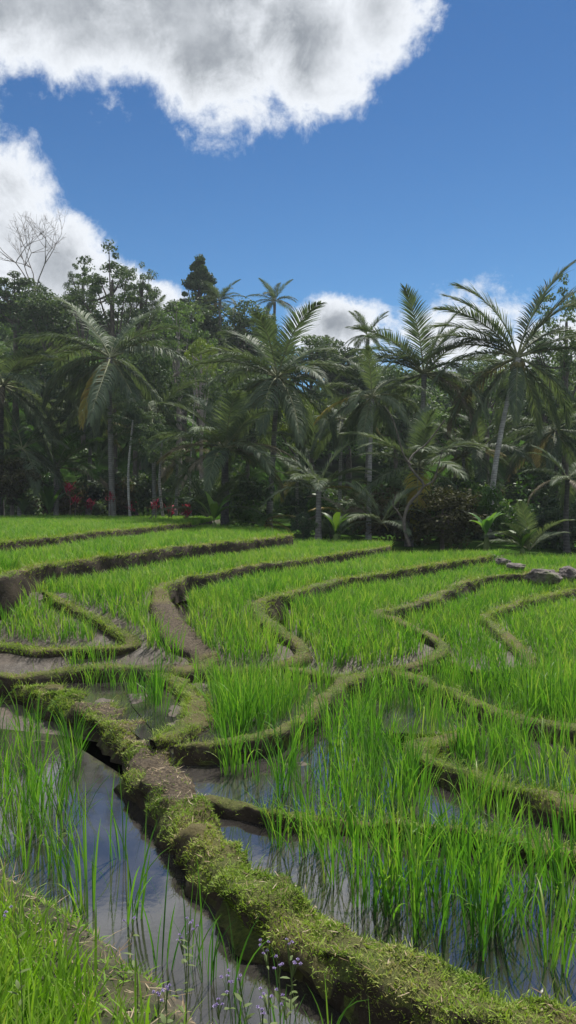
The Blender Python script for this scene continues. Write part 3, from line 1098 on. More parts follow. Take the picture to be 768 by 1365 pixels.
def frond_mesh(elev, droop, seed, mat, hang=.5, name='frond', nl=84, lw=.052):
    """unit frond, 4 m long, starts at the origin going along +X at the given elevation, gravity along -Z"""
    r2 = np.random.default_rng(seed)
    Ln = 4.0
    K = 22
    t = np.linspace(0, 1, K)
    ang = R(elev) - droop * t ** 1.3
    ang = np.maximum(ang, R(-88))
    dl = Ln / (K - 1)
    side_b = r2.normal(0, .12)
    x = np.concatenate([[0], np.cumsum(np.cos((ang[1:] + ang[:-1]) / 2) * dl)])
    z = np.concatenate([[0], np.cumsum(np.sin((ang[1:] + ang[:-1]) / 2) * dl)])
    y = side_b * t ** 2 * Ln * .5
    P = np.stack([x, y, z], -1)
    mbx = MB()
    V, F = tube(P, np.interp(t, [0, .05, .3, 1], [.075, .045, .028, .006]), 5)
    mbx.add(V, F, .5, 1)
    # leaflets
    tl = np.linspace(.13, .995, nl)
    tl = np.concatenate([tl, tl]) + r2.normal(0, .004, 2 * nl)
    tl = np.clip(tl, .1, 1)
    sd_ = np.concatenate([np.ones(nl), -np.ones(nl)])
    C0 = np.stack([np.interp(tl, t, P[:, k]) for k in range(3)], -1)
    a = np.interp(tl, t, ang)
    T = np.stack([np.cos(a), 0 * a, np.sin(a)], -1)
    Nrm = np.stack([-np.sin(a), 0 * a, np.cos(a)], -1)
    Sd = np.stack([0 * a, sd_, 0 * a], -1)
    ll = np.interp(tl, [.1, .25, .5, .8, 1], [.5, .92, .96, .72, .32]) * r2.uniform(.85, 1.1, 2 * nl)
    fwd = np.interp(tl, [.1, .6, 1], [.6, 1.0, 2.2])
    vup = r2.normal(.22, .12, 2 * nl)
    D = T * fwd[:, None] + Sd + Nrm * vup[:, None]
    D /= np.linalg.norm(D, axis=1)[:, None]
    S = 4
    pts = [C0]
    d = D.copy()
    g = np.array([0, 0, -1.0])
    for s in range(S - 1):
        pts.append(pts[-1] + d * (ll / (S - 1))[:, None])
        hg = hang * r2.uniform(.7, 1.3, 2 * nl) * (0.7 + .4 * s)
        d = d + g * hg[:, None]
        d /= np.linalg.norm(d, axis=1)[:, None]
    C = np.stack(pts, 1)
    wd = np.tile(np.interp(np.linspace(0, 1, S), [0, .35, 1], [.6, 1, .12]) * lw * .5, (2 * nl, 1))
    side = np.cross(D, Nrm)
    side = side + r2.normal(0, .35, side.shape)
    side /= np.linalg.norm(side, axis=1)[:, None]
    V, F = strips(C, wd, np.repeat(side[:, None], S, 1))
    tt = np.repeat(np.clip(r2.normal(.5, .16, 2 * nl), 0, 1), S * 2)
    # some leaflets missing / torn
    mbx.add(V, F, tt, 0)
    return mbx.mesh(name, mats=[M[mat], M['rachis']])


def frond_get(elev, hang, mat='palm', var=0):
    e = int(round(elev / 15.0) * 15)
    e = max(-75, min(80, e))
    key = (e, round(hang, 1), mat, var)
    if key not in FROND:
        droop = (.65 if e > 50 else .85 if e > 20 else 1.0) + var * .35
        if e < -20:
            droop = .55
        FROND[key] = frond_mesh(e, droop, abs(hash((e, var, int(hang * 10)))) % 9999 if False else (e + 90) * 7 + var * 3 + int(hang * 10), mat, hang)
    return FROND[key]


def base_z(x, y):
    x, y = np.array([x]), np.array([y])
    if inside(FIELDS[0][2], x, y)[0]:
        return L1
    return float(hill(x, y)[0])


NUT = None


def nut_cluster():
    global NUT
    if NUT is None:
        bm = bmesh.new()
        r2 = np.random.default_rng(5)
        from mathutils import Matrix
        for k in range(9):
            a = k * 2.4
            bmesh.ops.create_icosphere(bm, subdivisions=2, radius=.12, matrix=Matrix.Translation((.22 * math.cos(a), .22 * math.sin(a), -.1 - .05 * k % .3)) @ Matrix.Diagonal((1, 1, 1.25, 1)))
        NUT = bpy.data.meshes.new('coconuts')
        bm.to_mesh(NUT)
        bm.free()
        NUT.materials.append(M['nut'])
    return NUT


def palm(px, py, Y, base_px, label, r_px=100, n=20, lo=-55, hi=70, seed=0, hang=.5, mat='palm', trunk='trunk', bend=0.0, tr=.13, extra=(),
         group=None, stem=True, explicit=None, nuts=False, mats=None, name='palm_tree', base_py=None):
    """crown at pixel (px,py) at distance Y; trunk foot on the ground under base_px"""
    r2 = np.random.default_rng(seed + 100)
    if px < 260 and Y < 37:
        Y = 37.0 + (px % 7) * .2
    top = at_y(px, py, Y)
    bx = at_y(base_px, 690, Y)[0]
    bz = base_z(bx, Y) if base_py is None else at_y(base_px, base_py, Y)[2]
    root = empty(name, (bx, Y, bz))
    tag(root, label, 'palm', group)
    rel = top - np.array([bx, Y, bz])
    fl = r_px / FPX * Y / 4.0 * 1.04
    mats = mats or ('palm_dead' if seed % 2 else 'palm_yellow')
    if stem:
        K = 26
        t = np.linspace(0, 1, K)
        P = np.stack([rel[0] * (t ** (1 + bend)), 0.15 * np.sin(t * 3 + seed), rel[2] * t - .15 * (1 - t)], -1)
        rr = tr * np.interp(t, [0, .05, .2, .9, 1], [1.7, 1.25, 1.0, .75, .95])
        rr = rr * (1 + .012 * (np.arange(K) % 2))
        mbx = MB()
        V, F = tube(P, rr, 10, jitter=.08)
        mbx.add(V, F)
        obj('trunk', mbx.mesh('trunk', M[trunk]), root)
    specs = []
    if explicit:
        specs = list(explicit)
    for k in range(n):
        f = (k + .5) / n
        e = hi + (lo - hi) * f ** .85 + r2.normal(0, 6)
        specs.append((k * 137.5 + r2.normal(0, 12), e, r2.uniform(.82, 1.1), None))
    for k, (a, e, s, m_) in enumerate(specs):
        mm = m_ or mat
        if m_ is None and mats and r2.random() < .12 and e < 15:
            mm = mats
        a = a - math.degrees((.46 if e > 35 else .3) * math.sin(2 * R(a))) if m_ is None and not explicit else a
        if m_ is None and e > 48 and not explicit:
            a = (0 if k % 2 else 180) + r2.normal(0, 44)
        hg = hang * (2.6 if e < -25 else 1.6 if e < 10 else .9 if e < 40 else .5)
        me = frond_get(e, hg, mm, int(r2.integers(2)))
        obj('frond', me, root, loc=(rel[0], rel[1] + .0, rel[2] + .05), rot=(0, 0, R(a)), scale=float(fl * s))
    if nuts:
        obj('coconuts', nut_cluster(), root, loc=(rel[0], rel[1], rel[2] - .15))
    return root


# azimuth 0 = to the right, 90 = away from the camera, 180 = to the left, 270 = towards the camera
hero = [(150, 60, 1.05, None), (200, 47, 1.05, None), (165, 32, 1.0, None), (185, 8, 1.0, None), (165, 74, 1.0, None), (12, 76, 1.15, None),
        (8, 64, 1.1, None), (350, 55, 1.1, None), (10, 35, 1.05, None), (330, 22, .95, None), (340, -25, .9, None), (190, -38, .9, None),
        (100, -45, .8, None), (5, -48, .85, None), (190, 25, 1.0, None), (172, -15, 1.0, None), (15, -15, .95, None), (160, -52, .9, None), (20, -62, .8, None), (155, 42, 1.0, None), (25, 45, 1.0, None), (250, -60, .7, None)]
palm(690, 478, 32, 654, 'tall coconut palm with a curved pale leaning trunk at right, standing clear against the sky', 128, 2, -30, 40, 1, .35,
     trunk='trunk_pale', bend=.75, tr=.125, explicit=hero, nuts=True, base_py=712)
palm(147, 478, 34, 149, 'tall coconut palm with a straight trunk behind the crimson plants at left', 122, 24, -60, 68, 2, .55, tr=.15, nuts=True)
palm(4, 515, 34, 1, 'coconut palm at the left edge with its trunk cut by the frame', 124, 22, -55, 68, 3, .5, trunk='trunk_dark', tr=.15)
palm(370, 505, 33, 358, 'tall coconut palm with spreading crown in the middle of the grove', 126, 26, -50, 68, 4, .45, tr=.14, nuts=True)
palm(300, 600, 30, 300, 'stout dark trunked coconut palm with dry hanging fronds at left of centre', 112, 18, -5, 82, 5, .4, trunk='trunk_dark', tr=.17,
     explicit=[(170, 15, .85, 'palm_dead'), (350, 12, .75, 'palm_dead'), (210, -20, .7, 'palm_dead'), (15, -8, .9, None)])
palm(496, 530, 30, 491, 'slender coconut palm with a straight pale trunk right of centre', 84, 20, -60, 80, 6, .55, trunk='trunk_pale', tr=.10,
     explicit=[(185, -5, 1.0, 'palm_yellow')])
palm(565, 500, 34, 560, 'tall coconut palm with stiff upright fronds against the low cloud', 118, 22, -30, 82, 7, .3, tr=.14)
palm(558, 625, 27, 546, 'young coconut palm with broad dark fronds beside the twisted bare tree', 100, 16, -10, 82, 8, .35, trunk='trunk_dark', tr=.14, bend=.5)
palm(740, 575, 36, 740, 'dark coconut palm with drooping fronds at the right edge', 88, 20, -60, 70, 9, .55, trunk='trunk_dark', tr=.10)
palm(425, 655, 27, 424, 'young palm with upright fronds and short trunk in the gap at centre', 84, 14, 5, 82, 10, .35, mat='palm', tr=.12)
palm(76, 625, 34, 76, 'young bushy palm with arching fronds left of the crimson plants', 90, 16, -5, 80, 11, .4, mat='palm_young', tr=.13)
palm(236, 610, 31, 234, 'thin palm with withered grey fronds between the crimson plants and the stout palm', 62, 10, -30, 60, 12, .6, mat='palm_dead', tr=.09, mats='palm')
palm(640, 600, 36, 640, 'short dark palm with spreading fronds behind the leaning trunk', 76, 16, -30, 70, 13, .4, trunk='trunk_dark', tr=.12)
palm(205, 560, 38, 205, 'slim shaded palm between the straight palm and the lime leaved tree', 84, 18, -50, 75, 14, .5, tr=.11)
palm(455, 560, 40, 452, 'shaded palm low behind the slender pale trunked palm', 70, 16, -40, 75, 15, .5, tr=.11)
palm(618, 610, 36, 616, 'small dark palm below the pale canopy tree right of centre', 66, 14, -30, 75, 16, .45, tr=.1)
palm(30, 600, 37, 28, 'shaded palm with low drooping fronds beside the left edge palm', 80, 14, -40, 75, 17, .5, tr=.12)
palm(120, 560, 40, 118, 'shaded palm directly behind the straight trunked palm at left', 76, 14, -40, 75, 18, .5, tr=.12)
palm(757, 640, 25, 757, 'low dark palm in the bottom right corner of the grove', 62, 12, -20, 75, 19, .5, trunk='trunk_dark', tr=.1)
palm(508, 700, 25, 508, 'stemless young palm sprouting at the foot of the slender pale palm', 72, 11, 10, 82, 20, .3, stem=False)
palm(276, 690, 29, 276, 'stemless dark palm at the left foot of the stout palm', 78, 9, 30, 85, 21, .3, stem=False)
palm(345, 700, 30, 345, 'low palm with yellowed arching fronds at the right foot of the stout palm', 60, 6, 10, 60, 22, .5, stem=False, mat='palm_young', explicit=[(10, 25, .9, 'palm_yellow'), (340, 5, .7, 'palm_yellow')])
palm(465, 690, 29, 468, 'low palm with one orange brown frond left of the slender pale trunk', 62, 5, 10, 70, 23, .5, stem=False, mat='palm_dead', explicit=[(200, 28, .9, 'palm_yellow'), (350, 20, .9, 'palm_yellow')])
palm(706, 735, 23, 706, 'stemless palm with upright stalks at the foot of the dark palm at right', 66, 10, 30, 82, 24, .3, stem=False)
palm(396, 640, 37, 396, 'grey fronded palm low behind the gap at centre', 60, 12, -40, 70, 26, .6, tr=.09)
# distant palms on the skyline
palm(366, 402, 62, 366, 'distant palm rising above the canopy straight behind the middle palm', 34, 16, -20, 82, 30, .4, tr=.14)
palm(293, 402, 60, 293, 'distant palm right beside the pointed dark tree on the skyline', 34, 15, -20, 80, 31, .4, tr=.14)
palm(490, 448, 58, 490, 'distant small palm on the skyline in front of the low white cloud', 36, 16, -30, 80, 32, .4, tr=.14)
palm(440, 462, 62, 440, 'distant spindly palm on the skyline left of the low white cloud', 24, 12, -30, 80, 33, .4, tr=.12)
palm(205, 425, 60, 205, 'distant palm on the ridge below the left cloud edge', 34, 14, -30, 80, 34, .4, tr=.14)

# ------------------------------------------------------------------ broadleaf trees
def crown_mesh(seed, shape='round', n_cl=70, per=90, leaf=.13, cl=.34, mat='tree', gap=.0, name='crown'):
    """unit crown of about 1 m radius made of leaf clumps; also returns clump centres"""
    r2 = np.random.default_rng(seed)
    C = []
    while len(C) < n_cl:
        p = r2.normal(size=3)
        p /= np.linalg.norm(p)
        rad = r2.uniform(.25, 1) ** .5
        p = p * rad
        if shape == 'cone':
            zz = r2.uniform(-1, 1)
            w = 1.0 * (1 - ((zz + 1) / 2) ** 1.5) + .06
            a = r2.random() * 6.283
            q = r2.uniform(.3, 1) ** .5
            p = np.array([w * q * math.cos(a), w * q * math.sin(a), zz])
        elif shape == 'flat':
            p[2] *= .45
        elif shape == 'tall':
            p[2] *= 1.3
            p[:2] *= .75
        b = 1 + .5 * fbm(np.array([p[0] * 2 + seed]), np.array([p[1] * 2]), np.array([p[2] * 2]), 2)[0]
        C.append(p * b)
    C = np.array(C)
    k = len(C)
    s = cl * r2.uniform(.6, 1.2, k)
    N = k * per
    dirs = r2.normal(size=(N, 3))
    dirs /= np.linalg.norm(dirs, axis=1)[:, None]
    rad = r2.uniform(.2, 1, N) ** .5
    cc = np.repeat(C, per, 0)
    ss = np.repeat(s, per)
    P = cc + dirs * (rad * ss)[:, None] * [1, 1, .65]
    nrm = dirs * .7 + r2.normal(0, .6, (N, 3)) + [0, 0, .5]
    nrm /= np.linalg.norm(nrm, axis=1)[:, None]
    u = np.cross(nrm, r2.normal(size=(N, 3)))
    u /= np.linalg.norm(u, axis=1)[:, None]
    v = np.cross(nrm, u)
    lf = leaf * r2.uniform(.6, 1.3, N)
    A = u * lf[:, None]
    B = v * (lf * .5)[:, None]
    V = np.stack([P - A, P + B, P + A, P - B], 1).reshape(-1, 3)
    F = np.arange(N * 4).reshape(-1, 4)
    t = np.repeat(np.clip(np.repeat(r2.normal(.5, .13, k), per) + r2.normal(0, .12, N), 0, 1), 4)
    return mesh_np(name, V, F, M[mat], t, smooth=False), C


CROWNS = {}


def crown_get(kind, mat, var):
    key = (kind, mat, var)
    if key not in CROWNS:
        pr = {'round': dict(shape='round', n_cl=60, per=110, leaf=.055, cl=.34),
              'flat': dict(shape='flat', n_cl=56, per=100, leaf=.05, cl=.26),
              'cone': dict(shape='cone', n_cl=110, per=95, leaf=.055, cl=.20),
              'airy': dict(shape='round', n_cl=95, per=70, leaf=.038, cl=.19),
              'shrub': dict(shape='round', n_cl=46, per=110, leaf=.065, cl=.40)}[kind]
        CROWNS[key] = crown_mesh(hash_seed(kind, var), mat=mat, **pr)
    return CROWNS[key]


def hash_seed(kind, var):
    return sum(ord(c) for c in kind) * 3 + var * 17


def tree(px, py, Y, rx_px, rz_px, label, kind='round', mat='tree', var=0, bark='bark', group=None, lean=0.0, cat='tree', ground=None, depth=None, trunk_r=None):
    """crown centre at pixel (px,py), half width rx_px and half height rz_px at distance Y"""
    c = at_y(px, py, Y)
    bx, by = c[0] - lean, Y
    bz = base_z(bx, by) if ground is None else ground
    rx, rz = rx_px / FPX * Y, rz_px / FPX * Y
    nm = {'shrub': 'shrub', 'airy': 'tree'}.get(kind, 'tree')
    root = empty(nm, (bx, by, bz))
    tag(root, label, cat, group)
    me, C = crown_get(kind, mat, var)
    cen = np.array([lean, 0, c[2] - bz])
    ry = depth or rx
    obj('crown' if nm == 'tree' else 'foliage', me, root, loc=cen, scale=(rx, ry, rz), rot=(0, 0, 0))
    # trunk and limbs towards the clumps
    mbx = MB()
    tr = trunk_r or max(.05, .07 * rx + .02 * (c[2] - bz) * .5)
    low = cen - np.array([0, 0, rz * .75])
    if low[2] < .3:
        low = np.array([lean * .3, 0, .3])
    tpts = np.array([[0, 0, -.3], low * [.4, .4, .45], low, cen + [0, 0, rz * .35]])
    tp = catmull(tpts, max(.2, (c[2] - bz) / 14))
    V, F = tube(tp, np.linspace(tr, tr * .3, len(tp)), 7, jitter=.1)
    mbx.add(V, F)
    r2 = np.random.default_rng(var * 7 + int(px))
    ids = r2.choice(len(C), min(16, len(C)), replace=False)
    for q in ids:
        e = cen + C[q] * [rx, ry, rz]
        s0 = tp[int(r2.integers(len(tp) // 2, len(tp) - 1))]
        midp = (s0 + e) / 2 + [0, 0, -.08 * rz]
        bp = catmull(np.array([s0, midp, e]), max(.15, rx / 5))
        V, F = tube(bp, np.linspace(tr * .35, tr * .08, len(bp)), 5)
        mbx.add(V, F)
    obj('trunk' if nm == 'tree' else 'stem', mbx.mesh('trunk', M[bark]), root)
    return root


tree(265, 392, 62, 34, 42, 'dark pointed cone shaped tree standing up on the skyline', 'cone', 'tree_dark', 0)
tree(150, 392, 50, 50, 52, 'big feathery broadleaf tree against the white cloud behind the tall left palm', 'airy', 'tree', 1)
tree(188, 400, 52, 28, 44, 'airy tree crown overlapping the right of the big feathery tree', 'airy', 'tree', 2)
tree(110, 385, 54, 24, 30, 'lighter sprigged tree left of the big feathery tree', 'airy', 'tree', 3)
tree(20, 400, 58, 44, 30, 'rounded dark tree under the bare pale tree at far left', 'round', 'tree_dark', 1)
tree(70, 425, 56, 48, 40, 'broad grey green tree between the left edge palm and the tall left palm', 'round', 'tree', 2)
tree(238, 470, 48, 46, 56, 'light open tree with slim pale trunk left of the middle palm', 'airy', 'tree_pale', 4, 'bark_pale')
tree(268, 480, 44, 24, 30, 'small tree with lime yellow leaves on a thin pale trunk', 'airy', 'tree_lime', 5, 'bark_pale')
tree(245, 435, 58, 42, 38, 'rounded tree below the pointed dark tree', 'round', 'tree', 3)
tree(325, 440, 58, 44, 36, 'dull green tree behind the crown of the middle palm', 'round', 'tree', 4)
tree(415, 480, 58, 42, 36, 'rounded dark tree at the foot of the low white cloud', 'round', 'tree', 5)
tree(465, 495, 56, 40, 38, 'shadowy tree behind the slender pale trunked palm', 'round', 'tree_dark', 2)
tree(755, 455, 46, 52, 72, 'open crowned tree with small leaves against the sky at the right edge', 'airy', 'tree', 6)
tree(650, 500, 50, 36, 34, 'leafy tree showing below the fronds of the leaning palm', 'airy', 'tree', 7)
tree(622, 515, 46, 40, 34, 'pale green layered canopy tree between the two tall right palms', 'flat', 'tree_pale', 1)
tree(608, 562, 44, 46, 36, 'pale green spreading tree lower down between the two tall right palms', 'flat', 'tree_pale', 2)
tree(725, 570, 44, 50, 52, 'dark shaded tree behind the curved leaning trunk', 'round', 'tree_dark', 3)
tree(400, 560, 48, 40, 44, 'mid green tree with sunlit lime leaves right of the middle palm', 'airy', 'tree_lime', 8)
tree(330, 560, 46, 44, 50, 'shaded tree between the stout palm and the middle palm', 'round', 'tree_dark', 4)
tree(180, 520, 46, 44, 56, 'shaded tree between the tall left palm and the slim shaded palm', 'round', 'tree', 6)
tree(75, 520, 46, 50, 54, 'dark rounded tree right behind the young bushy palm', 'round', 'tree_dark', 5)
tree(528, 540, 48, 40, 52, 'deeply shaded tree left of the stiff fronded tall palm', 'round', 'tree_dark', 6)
# shrubs at the tree line
tree(590, 690, 25, 48, 42, 'dense bronze leaved shrub behind the rice right of the twisted bare tree', 'shrub', 'tree_brown', 0, cat='shrub')
tree(622, 668, 35, 36, 34, 'dull dark green shrub left of the banana plant', 'shrub', 'tree_dark', 1, cat='shrub')
tree(16, 640, 36, 36, 32, 'olive bronze shrub at the left edge above the highest paddy', 'shrub', 'tree_brown', 1, cat='shrub')
tree(404, 702, 25, 15, 18, 'small rounded dark bush at the end of the bund in the centre gap', 'shrub', 'tree_dark', 2, cat='shrub')
tree(748, 700, 27, 36, 36, 'dark shrub behind the stones at right', 'shrub', 'tree_dark', 3, cat='shrub')
tree(705, 660, 36, 40, 40, 'shaded shrub between the leaning trunk and the dark palm at right', 'shrub', 'tree_dark', 4, cat='shrub')
tree(440, 705, 28, 16, 14, 'small green bush at the foot of the young palm in the gap', 'shrub', 'tree', 5, cat='shrub')
tree(530, 668, 31, 30, 40, 'shaded green bush behind the twisted bare tree', 'shrub', 'tree', 6, cat='shrub')

# bare trees


def bare_tree(base, height, seed, label, mat, spread=.55, levels=5, r0=.12, name='bare_tree', leaves=None, lean=0.0, umbrella=True):
    r2 = np.random.default_rng(seed)
    root = empty(name, tuple(base))
    tag(root, label, 'tree')
    mbx = MB()
    tips = []

    def grow(p, d, L, r, lv):
        k = 4
        pts = [p]
        dd = d.copy()
        for _ in range(k):
            dd = dd + r2.normal(0, .12, 3)
            dd /= np.linalg.norm(dd)
            pts.append(pts[-1] + dd * L / k)
        V, F = tube(np.array(pts), np.linspace(r, r * .62, k + 1), 5 if lv < levels else 6)
        mbx.add(V, F)
        if lv == 0:
            tips.append(pts[-1])
            return
        for _ in range(3 if lv < levels else 4):
            nd = dd + r2.normal(0, spread, 3) * [1, 1, .5] + [0, 0, .12]
            nd /= np.linalg.norm(nd)
            grow(pts[-1], nd, L * r2.uniform(.6, .8), r * .6, lv - 1)

    grow(np.zeros(3), np.array([lean, 0, 1.0]), height * .42, r0, levels)
    obj('trunk', mbx.mesh('trunk', M[mat]), root)
    return root, np.array(tips)


b0 = at_y(52, 430, 58)
rt, tips = bare_tree(b0 - [0, 0, 1.0], 7.6, 4, 'pale leafless spreading tree against the white cloud at upper left', 'bark_pale', .50, 5, .10)
# twisted bare tree among the lower palms
tw = [(546, 728), (540, 700), (546, 675), (562, 655), (566, 645), (556, 632), (548, 618), (556, 604), (572, 592), (584, 578), (600, 556)]
Yt = 23.5
P = np.array([at_y(a, b, Yt) for a, b in tw])
P[:, 1] += np.linspace(0, .8, len(P)) + .15 * np.sin(np.arange(len(P)))
root = empty('tree', tuple(P[0]))
tag(root, 'twisted bare crooked tree with grey brown bark just behind the paddies right of centre', 'tree')
C = catmull(P - P[0], .08)
V, F = tube(C, np.linspace(.06, .02, len(C)), 7, jitter=.1)
mbx = MB().add(V, F)
obj('trunk', mbx.mesh('trunk', M['bark']), root)
for br in ([(540, 700), (532, 685), (524, 672), (528, 660)], [(566, 648), (578, 640), (584, 622), (590, 600)], [(548, 620), (538, 606), (524, 560), (512, 540)]):
    Q = np.array([at_y(a, b, Yt + .4) for a, b in br]) - P[0]
    Cq = catmull(Q, .08)
    V, F = tube(Cq, np.linspace(.035, .012, len(Cq)), 6)
    obj('branch', MB().add(V, F).mesh('branch', M['bark']), root)


# thin pale trunks in the grove
def thin_trunk(px, top, bot, Y, r, label, mat='trunk', lean=0):
    a, b = at_y(px, bot, Y), at_y(px + lean, top, Y)
    a[2] = min(a[2], base_z(a[0], Y))
    root = empty('tree', tuple(a))
    tag(root, label, 'tree')
    rel = b - a
    t = np.linspace(0, 1, 14)[:, None]
    P = rel * t + np.stack([np.sin(t[:, 0] * 5 + px) * .08, 0 * t[:, 0], 0 * t[:, 0]], -1)
    V, F = tube(P, np.linspace(r, r * .6, 14), 7)
    obj('trunk', MB().add(V, F).mesh('trunk', M[mat]), root)
    me, C = crown_get('airy', 'tree', int(px) % 5)
    s = 34 / FPX * Y
    obj('crown', me, root, loc=rel, scale=(s, s, s * .9))


thin_trunk(172, 560, 672, 35, .07, 'thin pale trunked young tree right of the straight trunked left palm', 'trunk_pale', 3)
thin_trunk(216, 590, 684, 33, .07, 'thin grey trunked young tree left of the withered palm', 'trunk', -2)
thin_trunk(254, 520, 660, 40, .06, 'thin straight tree rising between the withered palm and the stout palm', 'trunk_pale', 4)

# ------------------------------------------------------------------ banana plants and strap leaved plants


def big_leaf_plant(px, py, Y, h, n, label, mat='banana', name='banana_plant', lw=.34, up=.35, seed=0, cat='plant', group=None, stem_h=.5, z=None):
    r2 = np.random.default_rng(seed)
    p = at_y(px, py, Y)
    if z is not None:
        p[2] = z
    root = empty(name, tuple(p))
    tag(root, label, cat, group)
    if stem_h > 0:
        V, F = tube(np.array([[0, 0, -.3], [0.02, 0, stem_h * .5], [0, 0, stem_h]]), [.10, .08, .05], 8)
        obj('stem', MB().add(V, F).mesh('stem', M['stem']), root)
    for k in range(n):
        a = k * 2.4 + r2.normal(0, .2)
        S = 8
        L = h * r2.uniform(.75, 1.1)
        th0 = up * r2.uniform(.3, 1.4)
        curl = r2.uniform(.5, 1.3)
        t = np.linspace(0, 1, S + 1)
        th = th0 + curl * t ** 1.5
        x = np.concatenate([[0], np.cumsum(np.sin(th[1:]) * L / S)])
        zz = np.concatenate([[0], np.cumsum(np.cos(th[1:]) * L / S)]) + stem_h * .9
        w = lw * h * np.interp(t, [0, .15, .3, .6, .9, 1], [.06, .08, .8, 1, .5, .03]) * .5
        ca, sa = math.cos(a), math.sin(a)
        mid_ = np.stack([x * ca, x * sa, zz], -1)
        side = np.array([-sa, ca, 0])
        nrm = np.stack([-np.cos(th) * ca, -np.cos(th) * sa, np.sin(th)], -1)
        Lf = mid_ + side * w[:, None] + nrm * (w * .35)[:, None]
        Rt = mid_ - side * w[:, None] + nrm * (w * .35)[:, None]
        V = np.stack([Lf, mid_, Rt], 1).reshape(-1, 3)
        i = np.arange(S)[:, None] * 3
        F = np.concatenate([np.stack([i[:, 0] + c, i[:, 0] + c + 1, i[:, 0] + c + 4, i[:, 0] + c + 3], -1) for c in (0, 1)])
        obj('leaf', mesh_np('leaf', V, F, M[mat], np.full(len(V), r2.uniform(.3, .9))), root)
    return root


big_leaf_plant(648, 728, 23.0, .95, 9, 'bright green banana plant at the foot of the leaning palm', seed=1, stem_h=.35, lw=.26)
big_leaf_plant(696, 740, 22.5, .9, 7, 'dull green broad leaved plant behind the rocks at right', seed=2, stem_h=.2, mat='palm_young', lw=.22)
big_leaf_plant(66, 688, 38, 2.2, 11, 'strap leaved green plant above the highest paddy left of the crimson plants', seed=3, stem_h=.1, mat='banana', lw=.13)
big_leaf_plant(30, 688, 36, 1.3, 9, 'low grey green leafy plant near the left edge of the highest paddy', seed=4, stem_h=.1, mat='tree_pale', lw=.2)
big_leaf_plant(285, 700, 27, 1.4, 7, 'upright broad leaved plant at the foot of the stout palm', seed=5, stem_h=.1, mat='palm_young', lw=.2)
big_leaf_plant(447, 716, 24, 1.0, 6, 'low broad leaved plant beside the young palm in the centre gap', seed=6, stem_h=.1, mat='palm_young', lw=.25)
big_leaf_plant(150, 680, 40, 1.4, 7, 'yellow green croton bush among the crimson plants', seed=8, stem_h=.2, mat='tree_lime', lw=.3, name='croton_plant')
cord = [(93, 650, 1.0, 'tallest crimson leaved plant, leftmost of the row above the highest paddy'), (100, 664, .8, 'crimson leaved plant just under the tallest one at the left of the row'),
        (121, 670, .85, 'dark crimson plant second from the left of the row'), (147, 662, .7, 'bright crimson plant at the foot of the straight trunked left palm'),
        (173, 674, .6, 'pinkish red plant in front of the thin pale trunked young tree'), (207, 671, .6, 'small red plant left of the withered palm'),
        (228, 678, .7, 'red plant at the foot of the withered palm'), (250, 676, .6, 'crimson plant right of the withered palm'),
        (247, 686, .6, 'lowest dark red plant at the right end of the row')]
for q, (cx_, cy_, s, lab) in enumerate(cord):
    Yc = 35.0 if cx_ < 190 else 31.5
    p = at_y(cx_, cy_, Yc)
    gz = L1 if cx_ < 190 else base_z(p[0], Yc)
    root = empty('crimson_plant', (p[0], Yc, gz))
    tag(root, lab, 'plant', 'crimson plants above the highest paddy')
    s *= .75
    hh = max(.4, p[2] - gz)
    V, F = tube(np.array([[0, 0, -.1], [.03, 0, hh * .5], [0, 0, hh]]), [.03, .025, .02], 6)
    obj('stem', MB().add(V, F).mesh('stem', M['bark']), root)
    mbx = MB()
    for zc in ([0] if s < .8 else [0, -.3, -.55]):
        N = 34
        Pq = np.tile(np.array([[0, 0, hh + zc - .12]]), (N, 1)) + rng.normal(0, .10, (N, 3))
        V, F = blades(Pq, rng.random(N) * 6.283, rng.uniform(.1, 1.2, N), rng.uniform(.3, 1.2, N), s * rng.uniform(.35, .6, N), s * rng.uniform(.09, .14, N), 4, .3,
                      prof=np.array([.3, 1, 1, .7, .05]))
        mbx.add(V, F, np.repeat(rng.random(N), 10))
    obj('foliage', mbx.mesh('foliage', M['cordyline']), root)

# ------------------------------------------------------------------ wood on the hill and undergrowth (uncountable masses)
def leaf_mass(name, centers, radii, mats, per, leaf, label, cat):
    mbx = MB()
    r2 = np.random.default_rng(44)
    for (c, rr, mi) in zip(centers, radii, mats):
        N = per
        d = r2.normal(size=(N, 3))
        d /= np.linalg.norm(d, axis=1)[:, None]
        k = 14
        sub = r2.normal(size=(k, 3))
        sub /= np.linalg.norm(sub, axis=1)[:, None]
        sub *= r2.uniform(.3, 1, (k, 1))
        P = sub[r2.integers(k, size=N)] * .75 + d * (r2.uniform(.1, 1, N) ** .5)[:, None] * .42
        P = P * [rr, rr, rr * .85] + c
        nrm = d * .7 + r2.normal(0, .6, (N, 3)) + [0, 0, .5]
        nrm /= np.linalg.norm(nrm, axis=1)[:, None]
        u = np.cross(nrm, r2.normal(size=(N, 3)))
        u /= np.linalg.norm(u, axis=1)[:, None]
        v = np.cross(nrm, u)
        lf = leaf * r2.uniform(.6, 1.4, N)
        V = np.stack([P - u * lf[:, None], P + v * (lf * .5)[:, None], P + u * lf[:, None], P - v * (lf * .5)[:, None]], 1).reshape(-1, 3)
        t0 = r2.normal(.5, .14)
        mbx.add(V, np.arange(N * 4).reshape(-1, 4), np.repeat(np.clip(t0 + r2.normal(0, .12, N), 0, 1), 4), mi)
    o = obj(name, mbx.mesh(name, smooth=False, mats=[M['tree'], M['tree_dark'], M['tree_pale'], M['tree_brown'], M['palm_young']]))
    tag(o, label, cat, kind='stuff')


